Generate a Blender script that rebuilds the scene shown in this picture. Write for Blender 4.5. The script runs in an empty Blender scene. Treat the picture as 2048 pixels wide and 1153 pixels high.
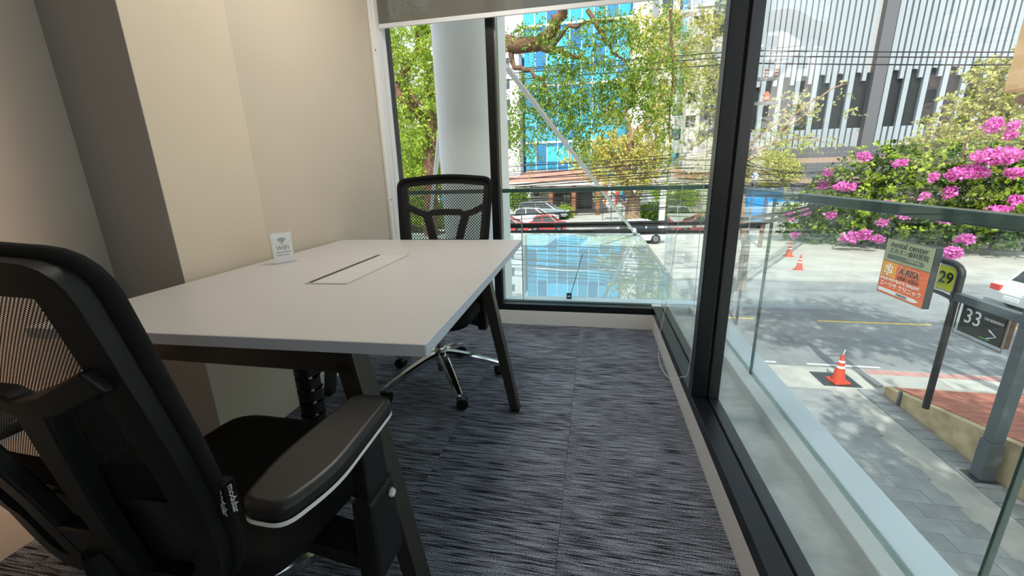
import bpy, bmesh, math, random
import numpy as np
from mathutils import Vector, Matrix
random.seed(7); rng = np.random.default_rng(7)
scene = bpy.context.scene
COL = scene.collection
R = math.radians

# ------------------------------------------------------------------ camera
FPX, PITCH, YAW, ROLL, EYE = 816.67, 0.268708, 0.200984, 0.027288, 1.07
_fw = Vector((-math.sin(YAW)*math.cos(PITCH), math.cos(YAW)*math.cos(PITCH), -math.sin(PITCH)))
_rt = Vector((math.cos(YAW), math.sin(YAW), 0)); _dn = _fw.cross(_rt)
_r2 = math.cos(ROLL)*_rt + math.sin(ROLL)*_dn; _d2 = -math.sin(ROLL)*_rt + math.cos(ROLL)*_dn
CAMPOS = Vector((0, 0, EYE))
cd = bpy.data.cameras.new('camera'); cam = bpy.data.objects.new('camera', cd); COL.objects.link(cam)
cd.sensor_width = 36; cd.lens = 36*FPX/2048; cd.clip_start = .02; cd.clip_end = 500
cam.matrix_world = Matrix(((_r2.x, -_d2.x, -_fw.x, 0), (_r2.y, -_d2.y, -_fw.y, 0), (_r2.z, -_d2.z, -_fw.z, EYE), (0, 0, 0, 1)))
scene.camera = cam
def at(x, y, Y):                        # the place at depth Y that the photograph's point (x, y) shows
    v = _fw + (x-1024)/FPX*_r2 + (y-576.5)/FPX*_d2
    return CAMPOS + v*(Y/v.y)
def atz(x, y, z):
    v = _fw + (x-1024)/FPX*_r2 + (y-576.5)/FPX*_d2
    return CAMPOS + v*((z-EYE)/v.z)

# ------------------------------------------------------------------ sky, sun, exposure
W = bpy.data.worlds.new('world'); scene.world = W; W.use_nodes = True
nt = W.node_tree; bg = nt.nodes['Background']
sky = nt.nodes.new('ShaderNodeTexSky'); sky.sky_type = 'NISHITA'; sky.sun_disc = False
sky.sun_elevation = R(48); sky.sun_rotation = R(186); sky.air_density = 1.2; sky.dust_density = 2.2; sky.ozone_density = 1.0
mx = nt.nodes.new('ShaderNodeMix'); mx.data_type = 'RGBA'; mx.inputs[0].default_value = .45
mx.inputs[7].default_value = (7.0, 7.1, 7.2, 1)
nt.links.new(sky.outputs[0], mx.inputs[6]); nt.links.new(mx.outputs[2], bg.inputs[0])
bg.inputs[1].default_value = .24
sd = bpy.data.lights.new('sun', 'SUN'); sun = bpy.data.objects.new('sun', sd); COL.objects.link(sun)
sd.energy = 4.6; sd.angle = R(.6); sd.color = (1, .95, .86)
sun.rotation_euler = Vector((-.10, -.72, .80)).to_track_quat('Z', 'Y').to_euler()
vs = scene.view_settings; vs.view_transform = 'Standard'; vs.look = 'None'; vs.gamma = 1; vs.use_curve_mapping = False; vs.exposure = .25
cy = scene.cycles; cy.use_denoising = True; cy.max_bounces = 10; cy.transparent_max_bounces = 40; cy.sample_clamp_indirect = 6
cy.diffuse_bounces = 6; cy.glossy_bounces = 4; cy.caustics_reflective = False; cy.caustics_refractive = False

# ------------------------------------------------------------------ materials
MATS = {}
def node_mat(name):
    m = bpy.data.materials.new(name); m.use_nodes = True; MATS[name] = m
    return m, m.node_tree.nodes, m.node_tree.links, m.node_tree.nodes['Principled BSDF']
def mat(name, col, rough=.5, metal=0., var=0., vscale=6., bump=0., bscale=80., spec=.5, objvar=0., coat=0., col2=None):
    if name in MATS: return MATS[name]
    m, N, L, b = node_mat(name)
    b.inputs['Base Color'].default_value = (*col, 1); b.inputs['Roughness'].default_value = rough
    b.inputs['Metallic'].default_value = metal; b.inputs['Specular IOR Level'].default_value = spec
    b.inputs['Coat Weight'].default_value = coat
    tc = N.new('ShaderNodeTexCoord')
    src = None
    if var or col2:
        n = N.new('ShaderNodeTexNoise'); n.inputs['Scale'].default_value = vscale; n.inputs['Detail'].default_value = 6
        L.new(tc.outputs['Object'], n.inputs['Vector'])
        mix = N.new('ShaderNodeMix'); mix.data_type = 'RGBA'
        mix.inputs[6].default_value = (*[max(0, c*(1-var)) for c in col], 1)
        mix.inputs[7].default_value = (*(col2 or [min(1, c*(1+var)) for c in col]), 1)
        rp = N.new('ShaderNodeMapRange'); rp.inputs[1].default_value = .35; rp.inputs[2].default_value = .65
        L.new(n.outputs[0], rp.inputs[0]); L.new(rp.outputs[0], mix.inputs[0]); src = mix.outputs[2]
    if objvar:
        oi = N.new('ShaderNodeObjectInfo'); hs = N.new('ShaderNodeHueSaturation')
        mr = N.new('ShaderNodeMapRange'); mr.inputs[3].default_value = 1-objvar; mr.inputs[4].default_value = 1+objvar
        L.new(oi.outputs['Random'], mr.inputs[0]); L.new(mr.outputs[0], hs.inputs['Value'])
        hs.inputs['Color'].default_value = (*col, 1)
        if src: L.new(src, hs.inputs['Color'])
        src = hs.outputs[0]
    if src: L.new(src, b.inputs['Base Color'])
    if bump:
        n2 = N.new('ShaderNodeTexNoise'); n2.inputs['Scale'].default_value = bscale; n2.inputs['Detail'].default_value = 4
        L.new(tc.outputs['Object'], n2.inputs['Vector'])
        bp = N.new('ShaderNodeBump'); bp.inputs['Strength'].default_value = bump; bp.inputs['Distance'].default_value = .01
        L.new(n2.outputs[0], bp.inputs['Height']); L.new(bp.outputs[0], b.inputs['Normal'])
    return m
def glass_mat(name, tint, ior=1.45, mirror=1.0, rough=0.0):
    m, N, L, b = node_mat(name); N.remove(b)
    out = N['Material Output']
    t = N.new('ShaderNodeBsdfTransparent'); t.inputs[0].default_value = (*tint, 1)
    g = N.new('ShaderNodeBsdfGlossy'); g.inputs['Roughness'].default_value = rough; g.inputs[0].default_value = (mirror, mirror, mirror, 1)
    lw = N.new('ShaderNodeLayerWeight'); lw.inputs[0].default_value = .5      # Schlick reflectance, the same from both sides
    pw = N.new('ShaderNodeMath'); pw.operation = 'POWER'; pw.inputs[1].default_value = 5; L.new(lw.outputs['Facing'], pw.inputs[0])
    r0 = ((ior-1)/(ior+1))**2
    f = N.new('ShaderNodeMath'); f.operation = 'MULTIPLY_ADD'; f.inputs[1].default_value = .6-r0; f.inputs[2].default_value = r0; L.new(pw.outputs[0], f.inputs[0])
    mxs = N.new('ShaderNodeMixShader'); L.new(f.outputs[0], mxs.inputs[0]); L.new(t.outputs[0], mxs.inputs[1]); L.new(g.outputs[0], mxs.inputs[2])
    L.new(mxs.outputs[0], out.inputs[0]); return m
def leaf_mat(name, c1, c2, c3, trans=.35):
    m, N, L, b = node_mat(name)
    geo = N.new('ShaderNodeNewGeometry'); cr = N.new('ShaderNodeValToRGB')
    e = cr.color_ramp.elements; e[0].color = (*c1, 1); e[1].color = (*c3, 1); k = cr.color_ramp.elements.new(.5); k.color = (*c2, 1)
    L.new(geo.outputs['Random Per Island'], cr.inputs[0]); L.new(cr.outputs[0], b.inputs['Base Color'])
    b.inputs['Roughness'].default_value = .45; b.inputs['Specular IOR Level'].default_value = .35
    tr = N.new('ShaderNodeBsdfTranslucent'); L.new(cr.outputs[0], tr.inputs[0])
    ms = N.new('ShaderNodeMixShader'); ms.inputs[0].default_value = trans
    L.new(b.outputs[0], ms.inputs[1]); L.new(tr.outputs[0], ms.inputs[2]); L.new(ms.outputs[0], N['Material Output'].inputs[0])
    return m
def weave_mat(name, col, scale, open_=.5, coord='Object', axes=('X', 'Z')):
    m, N, L, b = node_mat(name)
    b.inputs['Base Color'].default_value = (*col, 1); b.inputs['Roughness'].default_value = .7
    tc = N.new('ShaderNodeTexCoord'); sx = N.new('ShaderNodeSeparateXYZ'); L.new(tc.outputs[coord], sx.inputs[0])
    def wv(ax, s, add=None):
        mu = N.new('ShaderNodeMath'); mu.operation = 'MULTIPLY'; mu.inputs[1].default_value = s*2*math.pi
        L.new(sx.outputs[ax], mu.inputs[0])
        sn = N.new('ShaderNodeMath'); sn.operation = 'SINE'; L.new(mu.outputs[0], sn.inputs[0]); return sn
    a, c = wv(axes[0], scale), wv(axes[1], scale*1.0)
    mu = N.new('ShaderNodeMath'); mu.operation = 'MULTIPLY'; L.new(a.outputs[0], mu.inputs[0]); L.new(c.outputs[0], mu.inputs[1])
    gt = N.new('ShaderNodeMath'); gt.operation = 'GREATER_THAN'; gt.inputs[1].default_value = open_; L.new(mu.outputs[0], gt.inputs[0])
    t = N.new('ShaderNodeBsdfTransparent'); ms = N.new('ShaderNodeMixShader')
    L.new(gt.outputs[0], ms.inputs[0]); L.new(b.outputs[0], ms.inputs[1]); L.new(t.outputs[0], ms.inputs[2])
    L.new(ms.outputs[0], N['Material Output'].inputs[0]); return m

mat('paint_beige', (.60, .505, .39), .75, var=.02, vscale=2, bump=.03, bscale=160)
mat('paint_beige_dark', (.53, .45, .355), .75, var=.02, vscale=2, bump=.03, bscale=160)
mat('return_grey', (.30, .305, .305), .75, var=.02, vscale=2, bump=.03, bscale=160)  # grey tone used on the return face alone
mat('recess_greige', (.44, .40, .35), .75, var=.02, vscale=2, bump=.03, bscale=160)  # greige tone used on the recessed wall alone
mat('paint_white', (.78, .76, .73), .55, bump=.02, bscale=120)
mat('ceiling_white', (.8, .79, .77), .85)
mat('frame_black', (.006, .007, .010), .34, spec=.35)
mat('frame_outer', (.018, .020, .024), .3, spec=.6)
mat('metal_black', (.028, .025, .021), .38, spec=.45)
mat('plastic_black', (.006, .0065, .007), .45, spec=.28, bump=.05, bscale=400)
mat('soft_black', (.010, .0105, .011), .40, spec=.38, bump=.04, bscale=500)
mat('fabric_black', (.008, .008, .008), .9, bump=.25, bscale=700, spec=.2)
mat('chrome', (.72, .74, .77), .12, 1.0)
mat('steel_grey', (.30, .31, .32), .3, 1.0)
mat('white_plastic', (.72, .73, .74), .4)
mat('table_top', (.51, .49, .47), .42, var=.015, vscale=3, spec=.45)
mat('table_edge', (.47, .51, .60), .5)
mat('aluminium', (.62, .61, .59), .35, .6)
mat('flap', (.55, .535, .51), .4)
mat('black_gap', (.006, .006, .006), .8)
mat('concrete_ledge', (.50, .55, .54), .9, var=.16, vscale=9, bump=.25, bscale=60)
mat('ledge_paint', (.68, .75, .76), .7, var=.06, vscale=5, bump=.1, bscale=90)
mat('ledge_outer', (.80, .87, .94), .65, var=.03, vscale=5)
mat('rail_dark', (.05, .115, .10), .22, spec=.7)
mat('white_column', (.80, .82, .81), .55, var=.015, vscale=1.5)
mat('rod', (.62, .60, .57), .35, .5)
mat('asphalt', (.245, .25, .25), .9, var=.12, vscale=1.2, bump=.3, bscale=40)
mat('pavement', (.42, .40, .37), .9, var=.14, vscale=1.0, bump=.2, bscale=30)
mat('concrete', (.47, .45, .41), .9, var=.15, vscale=2.0, bump=.2, bscale=30)
mat('forecourt', (.46, .43, .385), .9, var=.10, vscale=.6)
mat('paver', (.30, .305, .305), .9, var=.10, vscale=3, objvar=.09, bump=.2, bscale=60)
mat('road_white', (.78, .78, .75), .8, var=.1)
mat('road_yellow', (.75, .52, .14), .8, var=.12)
mat('red_tile', (.46, .17, .11), .8, objvar=.12, var=.1)
mat('red_pave', (.50, .27, .24), .85, var=.1)
mat('sandstone', (.58, .45, .27), .9, var=.22, vscale=3, bump=.3, bscale=20)
mat('post_grey', (.10, .115, .125), .4, spec=.5)
mat('sign_black', (.02, .02, .02), .5, bump=.3, bscale=60)
mat('sign_charcoal', (.035, .036, .034), .5)
mat('wood_side', (.22, .12, .07), .7, var=.2)
mat('olive_sign', (.36, .37, .21), .6)
mat('olive_dark', (.11, .13, .09), .6)
mat('orange_sign', (.85, .145, .03), .5)
mat('amber_sign', (.86, .38, .05), .5)
mat('yellow_sign', (.74, .78, .02), .5)
mat('print_black', (.012, .012, .012), .6)
mat('print_white', (.82, .82, .80), .6)
mat('print_grey', (.22, .22, .23), .6)
mat('print_green', (.08, .42, .08), .6)
mat('cone_orange', (.60, .075, .035), .55, var=.08, vscale=8)
mat('cone_band', (.78, .70, .66), .5)
mat('cable', (.012, .012, .013), .6)
mat('bark', (.16, .085, .05), .9, var=.35, vscale=9, bump=.8, bscale=25)
mat('bark_pale', (.30, .20, .13), .9, var=.3, vscale=7, bump=.6, bscale=18)
mat('fin_metal', (.31, .365, .40), .5, .1)
mat('facade_dark', (.018, .022, .025), .35, spec=.3)
mat('facade_col', (.10, .105, .115), .5)
mat('blue_glass', (.05, .42, .72), .10, .35, objvar=.35)
mat('blue_glass_deep', (.03, .20, .42), .08, .35, objvar=.3)
mat('white_wall', (.82, .82, .83), .8, var=.02)
mat('grey_wall', (.45, .44, .44), .85, var=.06)
mat('pink_wall', (.80, .66, .62), .8)
mat('window_dark', (.035, .045, .055), .15, spec=.7)
mat('brown_roof', (.36, .19, .14), .75, var=.15, vscale=1.5)
mat('brown_post', (.30, .12, .06), .7)
mat('tan_panel', (.78, .50, .24), .75, var=.12, vscale=1.2)
mat('car_silver', (.42, .47, .53), .25, .5, coat=.6)
mat('car_white', (.80, .80, .80), .3, coat=.5)
mat('car_red', (.62, .05, .05), .3, coat=.6)
mat('car_dark', (.03, .03, .035), .25, coat=.6)
mat('car_glass', (.02, .024, .028), .08, spec=.8)
mat('tyre', (.015, .015, .015), .8)
mat('tail_red', (.70, .04, .03), .35)
mat('truck_blue', (.03, .25, .60), .5, var=.1)
mat('flag_red', (.65, .05, .05), .7); mat('flag_white', (.8, .8, .8), .7); mat('flag_blue', (.06, .09, .42), .7)
mat('terracotta', (.62, .14, .06), .6)
mat('porcelain', (.34, .24, .18), .4)
mat('stone_pale', (.72, .70, .64), .9, var=.1)
glass_mat('pane', (.975, .988, .984), 1.27)
glass_mat('balustrade_glass', (.92, .972, .968), 1.40)
glass_mat('acrylic', (.985, .985, .99), 1.35)
leaf_mat('leaf_fresh', (.20, .34, .03), (.38, .52, .05), (.58, .66, .10), .45)
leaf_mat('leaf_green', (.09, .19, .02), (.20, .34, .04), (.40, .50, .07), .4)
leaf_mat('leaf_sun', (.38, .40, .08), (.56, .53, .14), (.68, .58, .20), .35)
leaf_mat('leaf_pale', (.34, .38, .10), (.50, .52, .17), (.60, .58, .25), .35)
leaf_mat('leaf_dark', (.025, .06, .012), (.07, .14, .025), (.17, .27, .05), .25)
leaf_mat('petal', (.62, .10, .42), (.80, .20, .62), (.86, .38, .70), .35)
weave_mat('mesh_weave', (.010, .010, .010), 190, .10)
weave_mat('mesh_coarse', (.010, .010, .010), 62, .02)

# carpet tile: streaks that run along the tile, blue-grey on charcoal
m, N, L, b = node_mat('carpet')
tc = N.new('ShaderNodeTexCoord'); oi = N.new('ShaderNodeObjectInfo')
off = N.new('ShaderNodeVectorMath'); off.operation = 'MULTIPLY_ADD'
cmb = N.new('ShaderNodeCombineXYZ')
mm_ = N.new('ShaderNodeMath'); mm_.operation = 'MULTIPLY'; mm_.inputs[1].default_value = 40
L.new(oi.outputs['Random'], mm_.inputs[0])
for i in range(3): L.new(mm_.outputs[0], cmb.inputs[i])
off.inputs[1].default_value = (9, 230, 1); L.new(tc.outputs['Object'], off.inputs[0]); L.new(cmb.outputs[0], off.inputs[2])
n1 = N.new('ShaderNodeTexNoise'); n1.inputs['Scale'].default_value = 1.0; n1.inputs['Detail'].default_value = 3; L.new(off.outputs[0], n1.inputs['Vector'])
n2 = N.new('ShaderNodeTexNoise'); n2.inputs['Scale'].default_value = 330; n2.inputs['Detail'].default_value = 2; L.new(tc.outputs['Object'], n2.inputs['Vector'])
n3 = N.new('ShaderNodeTexNoise'); n3.inputs['Scale'].default_value = 3.2; L.new(tc.outputs['Object'], n3.inputs['Vector'])
r1 = N.new('ShaderNodeMapRange'); r1.inputs[1].default_value = .36; r1.inputs[2].default_value = .62; L.new(n1.outputs[0], r1.inputs[0])
r2 = N.new('ShaderNodeMapRange'); r2.inputs[1].default_value = .32; r2.inputs[2].default_value = .70; r2.inputs[3].default_value = .02; r2.inputs[4].default_value = 1.5; L.new(n2.outputs[0], r2.inputs[0])
r3 = N.new('ShaderNodeMapRange'); r3.inputs[1].default_value = .3; r3.inputs[2].default_value = .7; r3.inputs[3].default_value = .75; r3.inputs[4].default_value = 1.15; L.new(n3.outputs[0], r3.inputs[0])
p1 = N.new('ShaderNodeMath'); p1.operation = 'MULTIPLY'; L.new(r1.outputs[0], p1.inputs[0]); L.new(r2.outputs[0], p1.inputs[1])
p2 = N.new('ShaderNodeMath'); p2.operation = 'MULTIPLY'; L.new(p1.outputs[0], p2.inputs[0]); L.new(r3.outputs[0], p2.inputs[1])
mxc = N.new('ShaderNodeMix'); mxc.data_type = 'RGBA'; mxc.inputs[6].default_value = (.012, .013, .018, 1); mxc.inputs[7].default_value = (.40, .43, .50, 1)
L.new(p2.outputs[0], mxc.inputs[0]); L.new(mxc.outputs[2], b.inputs['Base Color']); b.inputs['Roughness'].default_value = .95; b.inputs['Specular IOR Level'].default_value = .1
bp = N.new('ShaderNodeBump'); bp.inputs['Strength'].default_value = .6; bp.inputs['Distance'].default_value = .004; L.new(n2.outputs[0], bp.inputs['Height']); L.new(bp.outputs[0], b.inputs['Normal'])
# roller blind fabric: thin screen cloth that lets some light through
m, N, L, b = node_mat('blind_cloth')
b.inputs['Base Color'].default_value = (.22, .21, .18, 1); b.inputs['Roughness'].default_value = .9
tr = N.new('ShaderNodeBsdfTranslucent'); tr.inputs[0].default_value = (.30, .285, .24, 1); tp = N.new('ShaderNodeBsdfTransparent'); tp.inputs[0].default_value = (.9, .88, .82, 1)
a1 = N.new('ShaderNodeMixShader'); a1.inputs[0].default_value = .35; a2 = N.new('ShaderNodeMixShader'); a2.inputs[0].default_value = .22
L.new(b.outputs[0], a1.inputs[1]); L.new(tr.outputs[0], a1.inputs[2]); L.new(a1.outputs[0], a2.inputs[1]); L.new(tp.outputs[0], a2.inputs[2]); L.new(a2.outputs[0], N['Material Output'].inputs[0])
# glazed canopy: greenish laminated glass, milky underneath, strongly mirroring at a low angle
m, N, L, b = node_mat('canopy_glass')
b.inputs['Base Color'].default_value = (.50, .60, .57, 1); b.inputs['Roughness'].default_value = .015; b.inputs['IOR'].default_value = 2.3
nn = N.new('ShaderNodeTexNoise'); nn.inputs['Scale'].default_value = 1.6; tc = N.new('ShaderNodeTexCoord'); L.new(tc.outputs['Object'], nn.inputs['Vector'])
bp = N.new('ShaderNodeBump'); bp.inputs['Strength'].default_value = .02; bp.inputs['Distance'].default_value = .05; L.new(nn.outputs[0], bp.inputs['Height']); L.new(bp.outputs[0], b.inputs['Normal'])
def emit_mat(name, col, s):
    m, N, L, b = node_mat(name); b.inputs['Base Color'].default_value = (*col, 1)
    b.inputs['Emission Color'].default_value = (*col, 1); b.inputs['Emission Strength'].default_value = s; return m
emit_mat('fill_glow', (1, .96, .9), 3.0)  # glow of the added fill panel

# ------------------------------------------------------------------ mesh helpers
class MB:
    def __init__(s): s.v = []; s.f = []
    def add(s, vs_, fs):
        o = len(s.v); s.v += [tuple(v) for v in vs_]; s.f += [tuple(i+o for i in f) for f in fs]; return s
    def box(s, x0, x1, y0, y1, z0, z1):
        return s.add([(x0, y0, z0), (x1, y0, z0), (x1, y1, z0), (x0, y1, z0), (x0, y0, z1), (x1, y0, z1), (x1, y1, z1), (x0, y1, z1)],
                     [(0, 3, 2, 1), (4, 5, 6, 7), (0, 1, 5, 4), (1, 2, 6, 5), (2, 3, 7, 6), (3, 0, 4, 7)])
    def hexa(s, b4, t4):
        return s.add(list(b4)+list(t4), [(0, 3, 2, 1), (4, 5, 6, 7), (0, 1, 5, 4), (1, 2, 6, 5), (2, 3, 7, 6), (3, 0, 4, 7)])
    def prism(s, poly, axis, a, b):           # closed polygon extruded along an axis
        def P(u, v, w): return {'x': (w, u, v), 'y': (u, w, v), 'z': (u, v, w)}[axis]
        n = len(poly); vs_ = [P(u, v, a) for u, v in poly]+[P(u, v, b) for u, v in poly]
        fs = [tuple(range(n))[::-1], tuple(range(n, 2*n))]+[(i, (i+1) % n, n+(i+1) % n, n+i) for i in range(n)]
        return s.add(vs_, fs)
    def tube(s, path, rad, n=8, caps=True, flat=None):
        P = [Vector(p) for p in path]; k = len(P); rad = rad if hasattr(rad, '__len__') else [rad]*k
        up = None; vs_ = []
        for i in range(k):
            t = (P[min(i+1, k-1)]-P[max(i-1, 0)]).normalized()
            if up is None:
                a = Vector((0, 0, 1)) if abs(t.z) < .9 else Vector((1, 0, 0))
                up = (a-t*a.dot(t)).normalized()
            else:
                up = (up-t*up.dot(t)).normalized()
            sd_ = t.cross(up)
            for j in range(n):
                an = 2*math.pi*j/n; f1, f2 = (1, 1) if not flat else flat
                vs_.append(P[i]+(sd_*math.cos(an)*f1+up*math.sin(an)*f2)*rad[i])
        fs = [(i*n+j, i*n+(j+1) % n, (i+1)*n+(j+1) % n, (i+1)*n+j) for i in range(k-1) for j in range(n)]
        if caps: fs += [tuple(range(n))[::-1], tuple((k-1)*n+j for j in range(n))]
        return s.add(vs_, fs)
    def lathe(s, prof, n=20, c=(0, 0, 0), axis='z', caps=True):
        vs_ = []
        for r, h in prof:
            for j in range(n):
                a = 2*math.pi*j/n; x, y = r*math.cos(a), r*math.sin(a)
                q = {'z': (x, y, h), 'x': (h, x, y), 'y': (y, h, x)}[axis]
                vs_.append((c[0]+q[0], c[1]+q[1], c[2]+q[2]))
        k = len(prof)
        fs = [(i*n+j, i*n+(j+1) % n, (i+1)*n+(j+1) % n, (i+1)*n+j) for i in range(k-1) for j in range(n)]
        if caps: fs += [tuple(range(n))[::-1], tuple((k-1)*n+j for j in range(n))]
        return s.add(vs_, fs)
    def grid(s, fn, nu, nv):
        vs_ = [fn(i/nu, j/nv) for j in range(nv+1) for i in range(nu+1)]
        return s.add(vs_, [(j*(nu+1)+i, j*(nu+1)+i+1, (j+1)*(nu+1)+i+1, (j+1)*(nu+1)+i) for j in range(nv) for i in range(nu)])
    def xf(s, M_): s.v = [tuple(M_ @ Vector(v)) for v in s.v]; return s
    def mesh(s, name, m_, smooth=None):
        me = bpy.data.meshes.new(name); me.from_pydata(s.v, [], s.f); me.materials.append(MATS[m_])
        bm = bmesh.new(); bm.from_mesh(me); bmesh.ops.recalc_face_normals(bm, faces=bm.faces); bm.to_mesh(me); bm.free()
        if smooth is not None:
            me.polygons.foreach_set('use_smooth', [True]*len(me.polygons)); me.set_sharp_from_angle(angle=R(smooth))
        return me
    def build(s, name, m_, parent=None, smooth=None, bevel=0, segs=2):
        return link(name, s.mesh(name, m_, smooth), parent, bevel, segs)
def link(name, me, parent=None, bevel=0, segs=2):
    o = bpy.data.objects.new(name, me); COL.objects.link(o)
    if parent: o.parent = parent
    if bevel:
        bv = o.modifiers.new('bevel', 'BEVEL'); bv.width = bevel; bv.segments = segs; bv.limit_method = 'ANGLE'; bv.angle_limit = R(40)
    return o
def tag(o, label=None, cat=None, group=None, kind=None):
    if label: o['label'] = label
    if cat: o['category'] = cat
    if group: o['group'] = group
    if kind: o['kind'] = kind
    return o
def thing(name, label, cat, loc=(0, 0, 0), rz=0, group=None):
    o = bpy.data.objects.new(name, None); COL.objects.link(o); o.empty_display_size = .1
    o.location = loc; o.rotation_euler = (0, 0, rz)
    return tag(o, label, cat, group)
def structure(o, label=None): return tag(o, label, kind='structure')
def bx(*a): return MB().box(*a)
def text(name, body, size, m_, parent, loc, rot, sx=1.0, align='LEFT', ext=.0008, shear=0, space=1.0):
    cu = bpy.data.curves.new(name, 'FONT'); cu.body = body; cu.size = size; cu.extrude = ext; cu.align_x = align; cu.align_y = 'CENTER'; cu.shear = shear; cu.space_character = space
    cu.resolution_u = 3
    t = bpy.data.objects.new(name+'_curve', cu); COL.objects.link(t)
    bpy.context.view_layer.update()
    me = bpy.data.meshes.new_from_object(t.evaluated_get(bpy.context.evaluated_depsgraph_get()))
    bpy.data.objects.remove(t); me.name = name
    me.materials.clear(); me.materials.append(MATS[m_])
    o = bpy.data.objects.new(name, me); COL.objects.link(o); o.parent = parent
    o.matrix_local = Matrix.Translation(loc) @ rot.to_4x4() @ Matrix.Diagonal((sx, 1, 1, 1))
    return o
FACE_NX = Matrix(((0, 0, -1), (-1, 0, 0), (0, 1, 0)))      # text on a face that looks towards -x: reads along -y

# leaves: sprigs of paired leaflets; arrays in, one mesh out
def leaf_mesh(name, m_, C_, lens, nl, ll, lw, droop, seed, spread=1.0):
    g = np.random.default_rng(seed); C_ = np.asarray(C_, float); n = len(C_)
    d = g.normal(size=(n, 3)); d[:, 2] = d[:, 2]*.6-droop; d /= np.linalg.norm(d, axis=1, keepdims=True)
    t = (np.arange(nl)+.5)/nl
    Ls = lens*(.6+.8*g.random(n))
    P = C_[:, None]+d[:, None]*(t[None, :, None]*Ls[:, None, None])
    P[:, :, 2] -= (t[None, :]**2)*Ls[:, None]*droop*.5
    P = P.reshape(-1, 3); D = np.repeat(d, nl, axis=0)
    k = len(P); s_ = g.normal(size=(k, 3))*spread
    a = D*.5+s_; a[:, 2] -= droop*.6; a /= np.linalg.norm(a, axis=1, keepdims=True)
    q = g.normal(size=(k, 3)); w = np.cross(a, q); w /= np.linalg.norm(w, axis=1, keepdims=True)
    sc = (.7+.6*g.random(k))[:, None]; up = np.cross(w, a)
    V = np.empty((k, 4, 3)); V[:, 0] = P; V[:, 1] = P+a*ll*.5*sc+w*lw*.5*sc+up*ll*.06; V[:, 2] = P+a*ll*sc; V[:, 3] = P+a*ll*.5*sc-w*lw*.5*sc+up*ll*.06
    me = bpy.data.meshes.new(name); me.vertices.add(4*k); me.vertices.foreach_set('co', V.ravel())
    me.loops.add(4*k); me.loops.foreach_set('vertex_index', np.arange(4*k)); me.polygons.add(k)
    me.polygons.foreach_set('loop_start', np.arange(0, 4*k, 4)); me.materials.append(MATS[m_]); me.update(calc_edges=True); return me
def blob_points(blobs, dens, seed):
    g = np.random.default_rng(seed); out = []
    for (c, r) in blobs:
        r = np.asarray(r if hasattr(r, '__len__') else (r, r, r), float); n = max(3, int(dens*r[0]*r[1]*r[2])) if dens > 0 else int(-dens)
        u = g.normal(size=(n, 3)); u /= np.linalg.norm(u, axis=1, keepdims=True); u *= (g.random((n, 1))**.45)
        out.append(np.asarray(c)+u*r)
    return np.concatenate(out)
def wobble(path, amp, seed):
    g = random.Random(seed); out = []
    P = [Vector(p) for p in path]
    for i in range(len(P)-1):
        for k in range(3):
            q = P[i].lerp(P[i+1], k/3)
            if k: q = q+Vector((g.uniform(-amp, amp), g.uniform(-amp, amp), g.uniform(-amp, amp)))
            out.append(q)
    return out+[P[-1]]
def branch(parent, path, r0, r1, seed=0, name='branch', m_='bark', amp=.05, n=8):
    p = wobble(path, amp, seed); k = len(p)
    return MB().tube(p, [r0+(r1-r0)*i/(k-1) for i in range(k)], n).build(name, m_, parent, 60)

# ================================================================== THE ROOM
WL, WREC, WY0 = -1.41, -1.71, 1.14        # left wall plane, recessed part nearer the camera, where the recess ends
XI, YI = .42, 2.82                         # inner faces of the two window walls
ZC, ZH = 2.62, 2.5
structure(bx(-1.9, .90, -3.4, 3.15, -.24, -.012).build('floor', 'concrete'), 'floor slab of the room under the carpet tiles')
FLOOR = bpy.data.objects['floor']
tile_me = bx(-.2494, .2494, -.2494, .2494, -.012, 0).mesh('carpet_tile', 'carpet')
xs = [XI-.25-.5*i for i in range(5)]; ys = [YI-.25-.5*j for j in range(9)]
for x in xs:
    for y in ys:
        lo, hi = (WL if y > WY0 else WREC), XI
        if x+.25 <= lo: continue
        if x-.25 < lo and y > WY0-.26:
            o = link('carpet_tile', bx(lo+.001-x, .2494, -.2494, .2494, -.012, 0).mesh('carpet_tile', 'carpet'), FLOOR)
        else: o = link('carpet_tile', tile_me, FLOOR)
        o.location = (x, y, 0)
structure(MB().box(-1.9, .60, -1.7, 3.0, ZC, ZC+.2).box(-1.9, 1.2, -3.4, -1.7, ZC, ZC+.2).build('ceiling', 'ceiling_white'), 'flat white ceiling above the meeting room')
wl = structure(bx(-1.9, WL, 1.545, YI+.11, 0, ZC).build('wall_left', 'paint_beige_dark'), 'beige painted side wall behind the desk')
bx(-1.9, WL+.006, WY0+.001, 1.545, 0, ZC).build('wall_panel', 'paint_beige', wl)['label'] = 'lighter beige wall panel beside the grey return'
bx(-1.9, WL+.0055, WY0-.0006, WY0+.001, 0, ZC).build('wall_return', 'return_grey', wl)['label'] = 'grey narrow return of the wall'
bx(-1.9, WREC, -1.7, WY0-.0006, 0, ZC).build('wall_recess', 'recess_greige', wl)['label'] = 'greige recessed wall'
wb = MB(); wb.box(-1.9, -.62, -1.7, -1.6, 0, ZC); wb.box(.230, 1.2, -1.7, -1.6, 0, ZC); wb.box(-.62, .230, -1.7, -1.6, 2.1, ZC)
structure(wb.build('wall_back', 'paint_beige'), 'beige wall with an open doorway behind the camera')
cw = MB(); cw.box(-1.9, 1.2, -3.4, -3.3, 0, ZC); cw.box(1.1, 1.2, -3.3, -1.7, 0, ZC); cw.box(-1.9, -1.8, -3.3, -1.7, 0, ZC)
structure(cw.build('wall_corridor', 'paint_beige'), 'beige walls of the corridor beyond the doorway')
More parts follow.
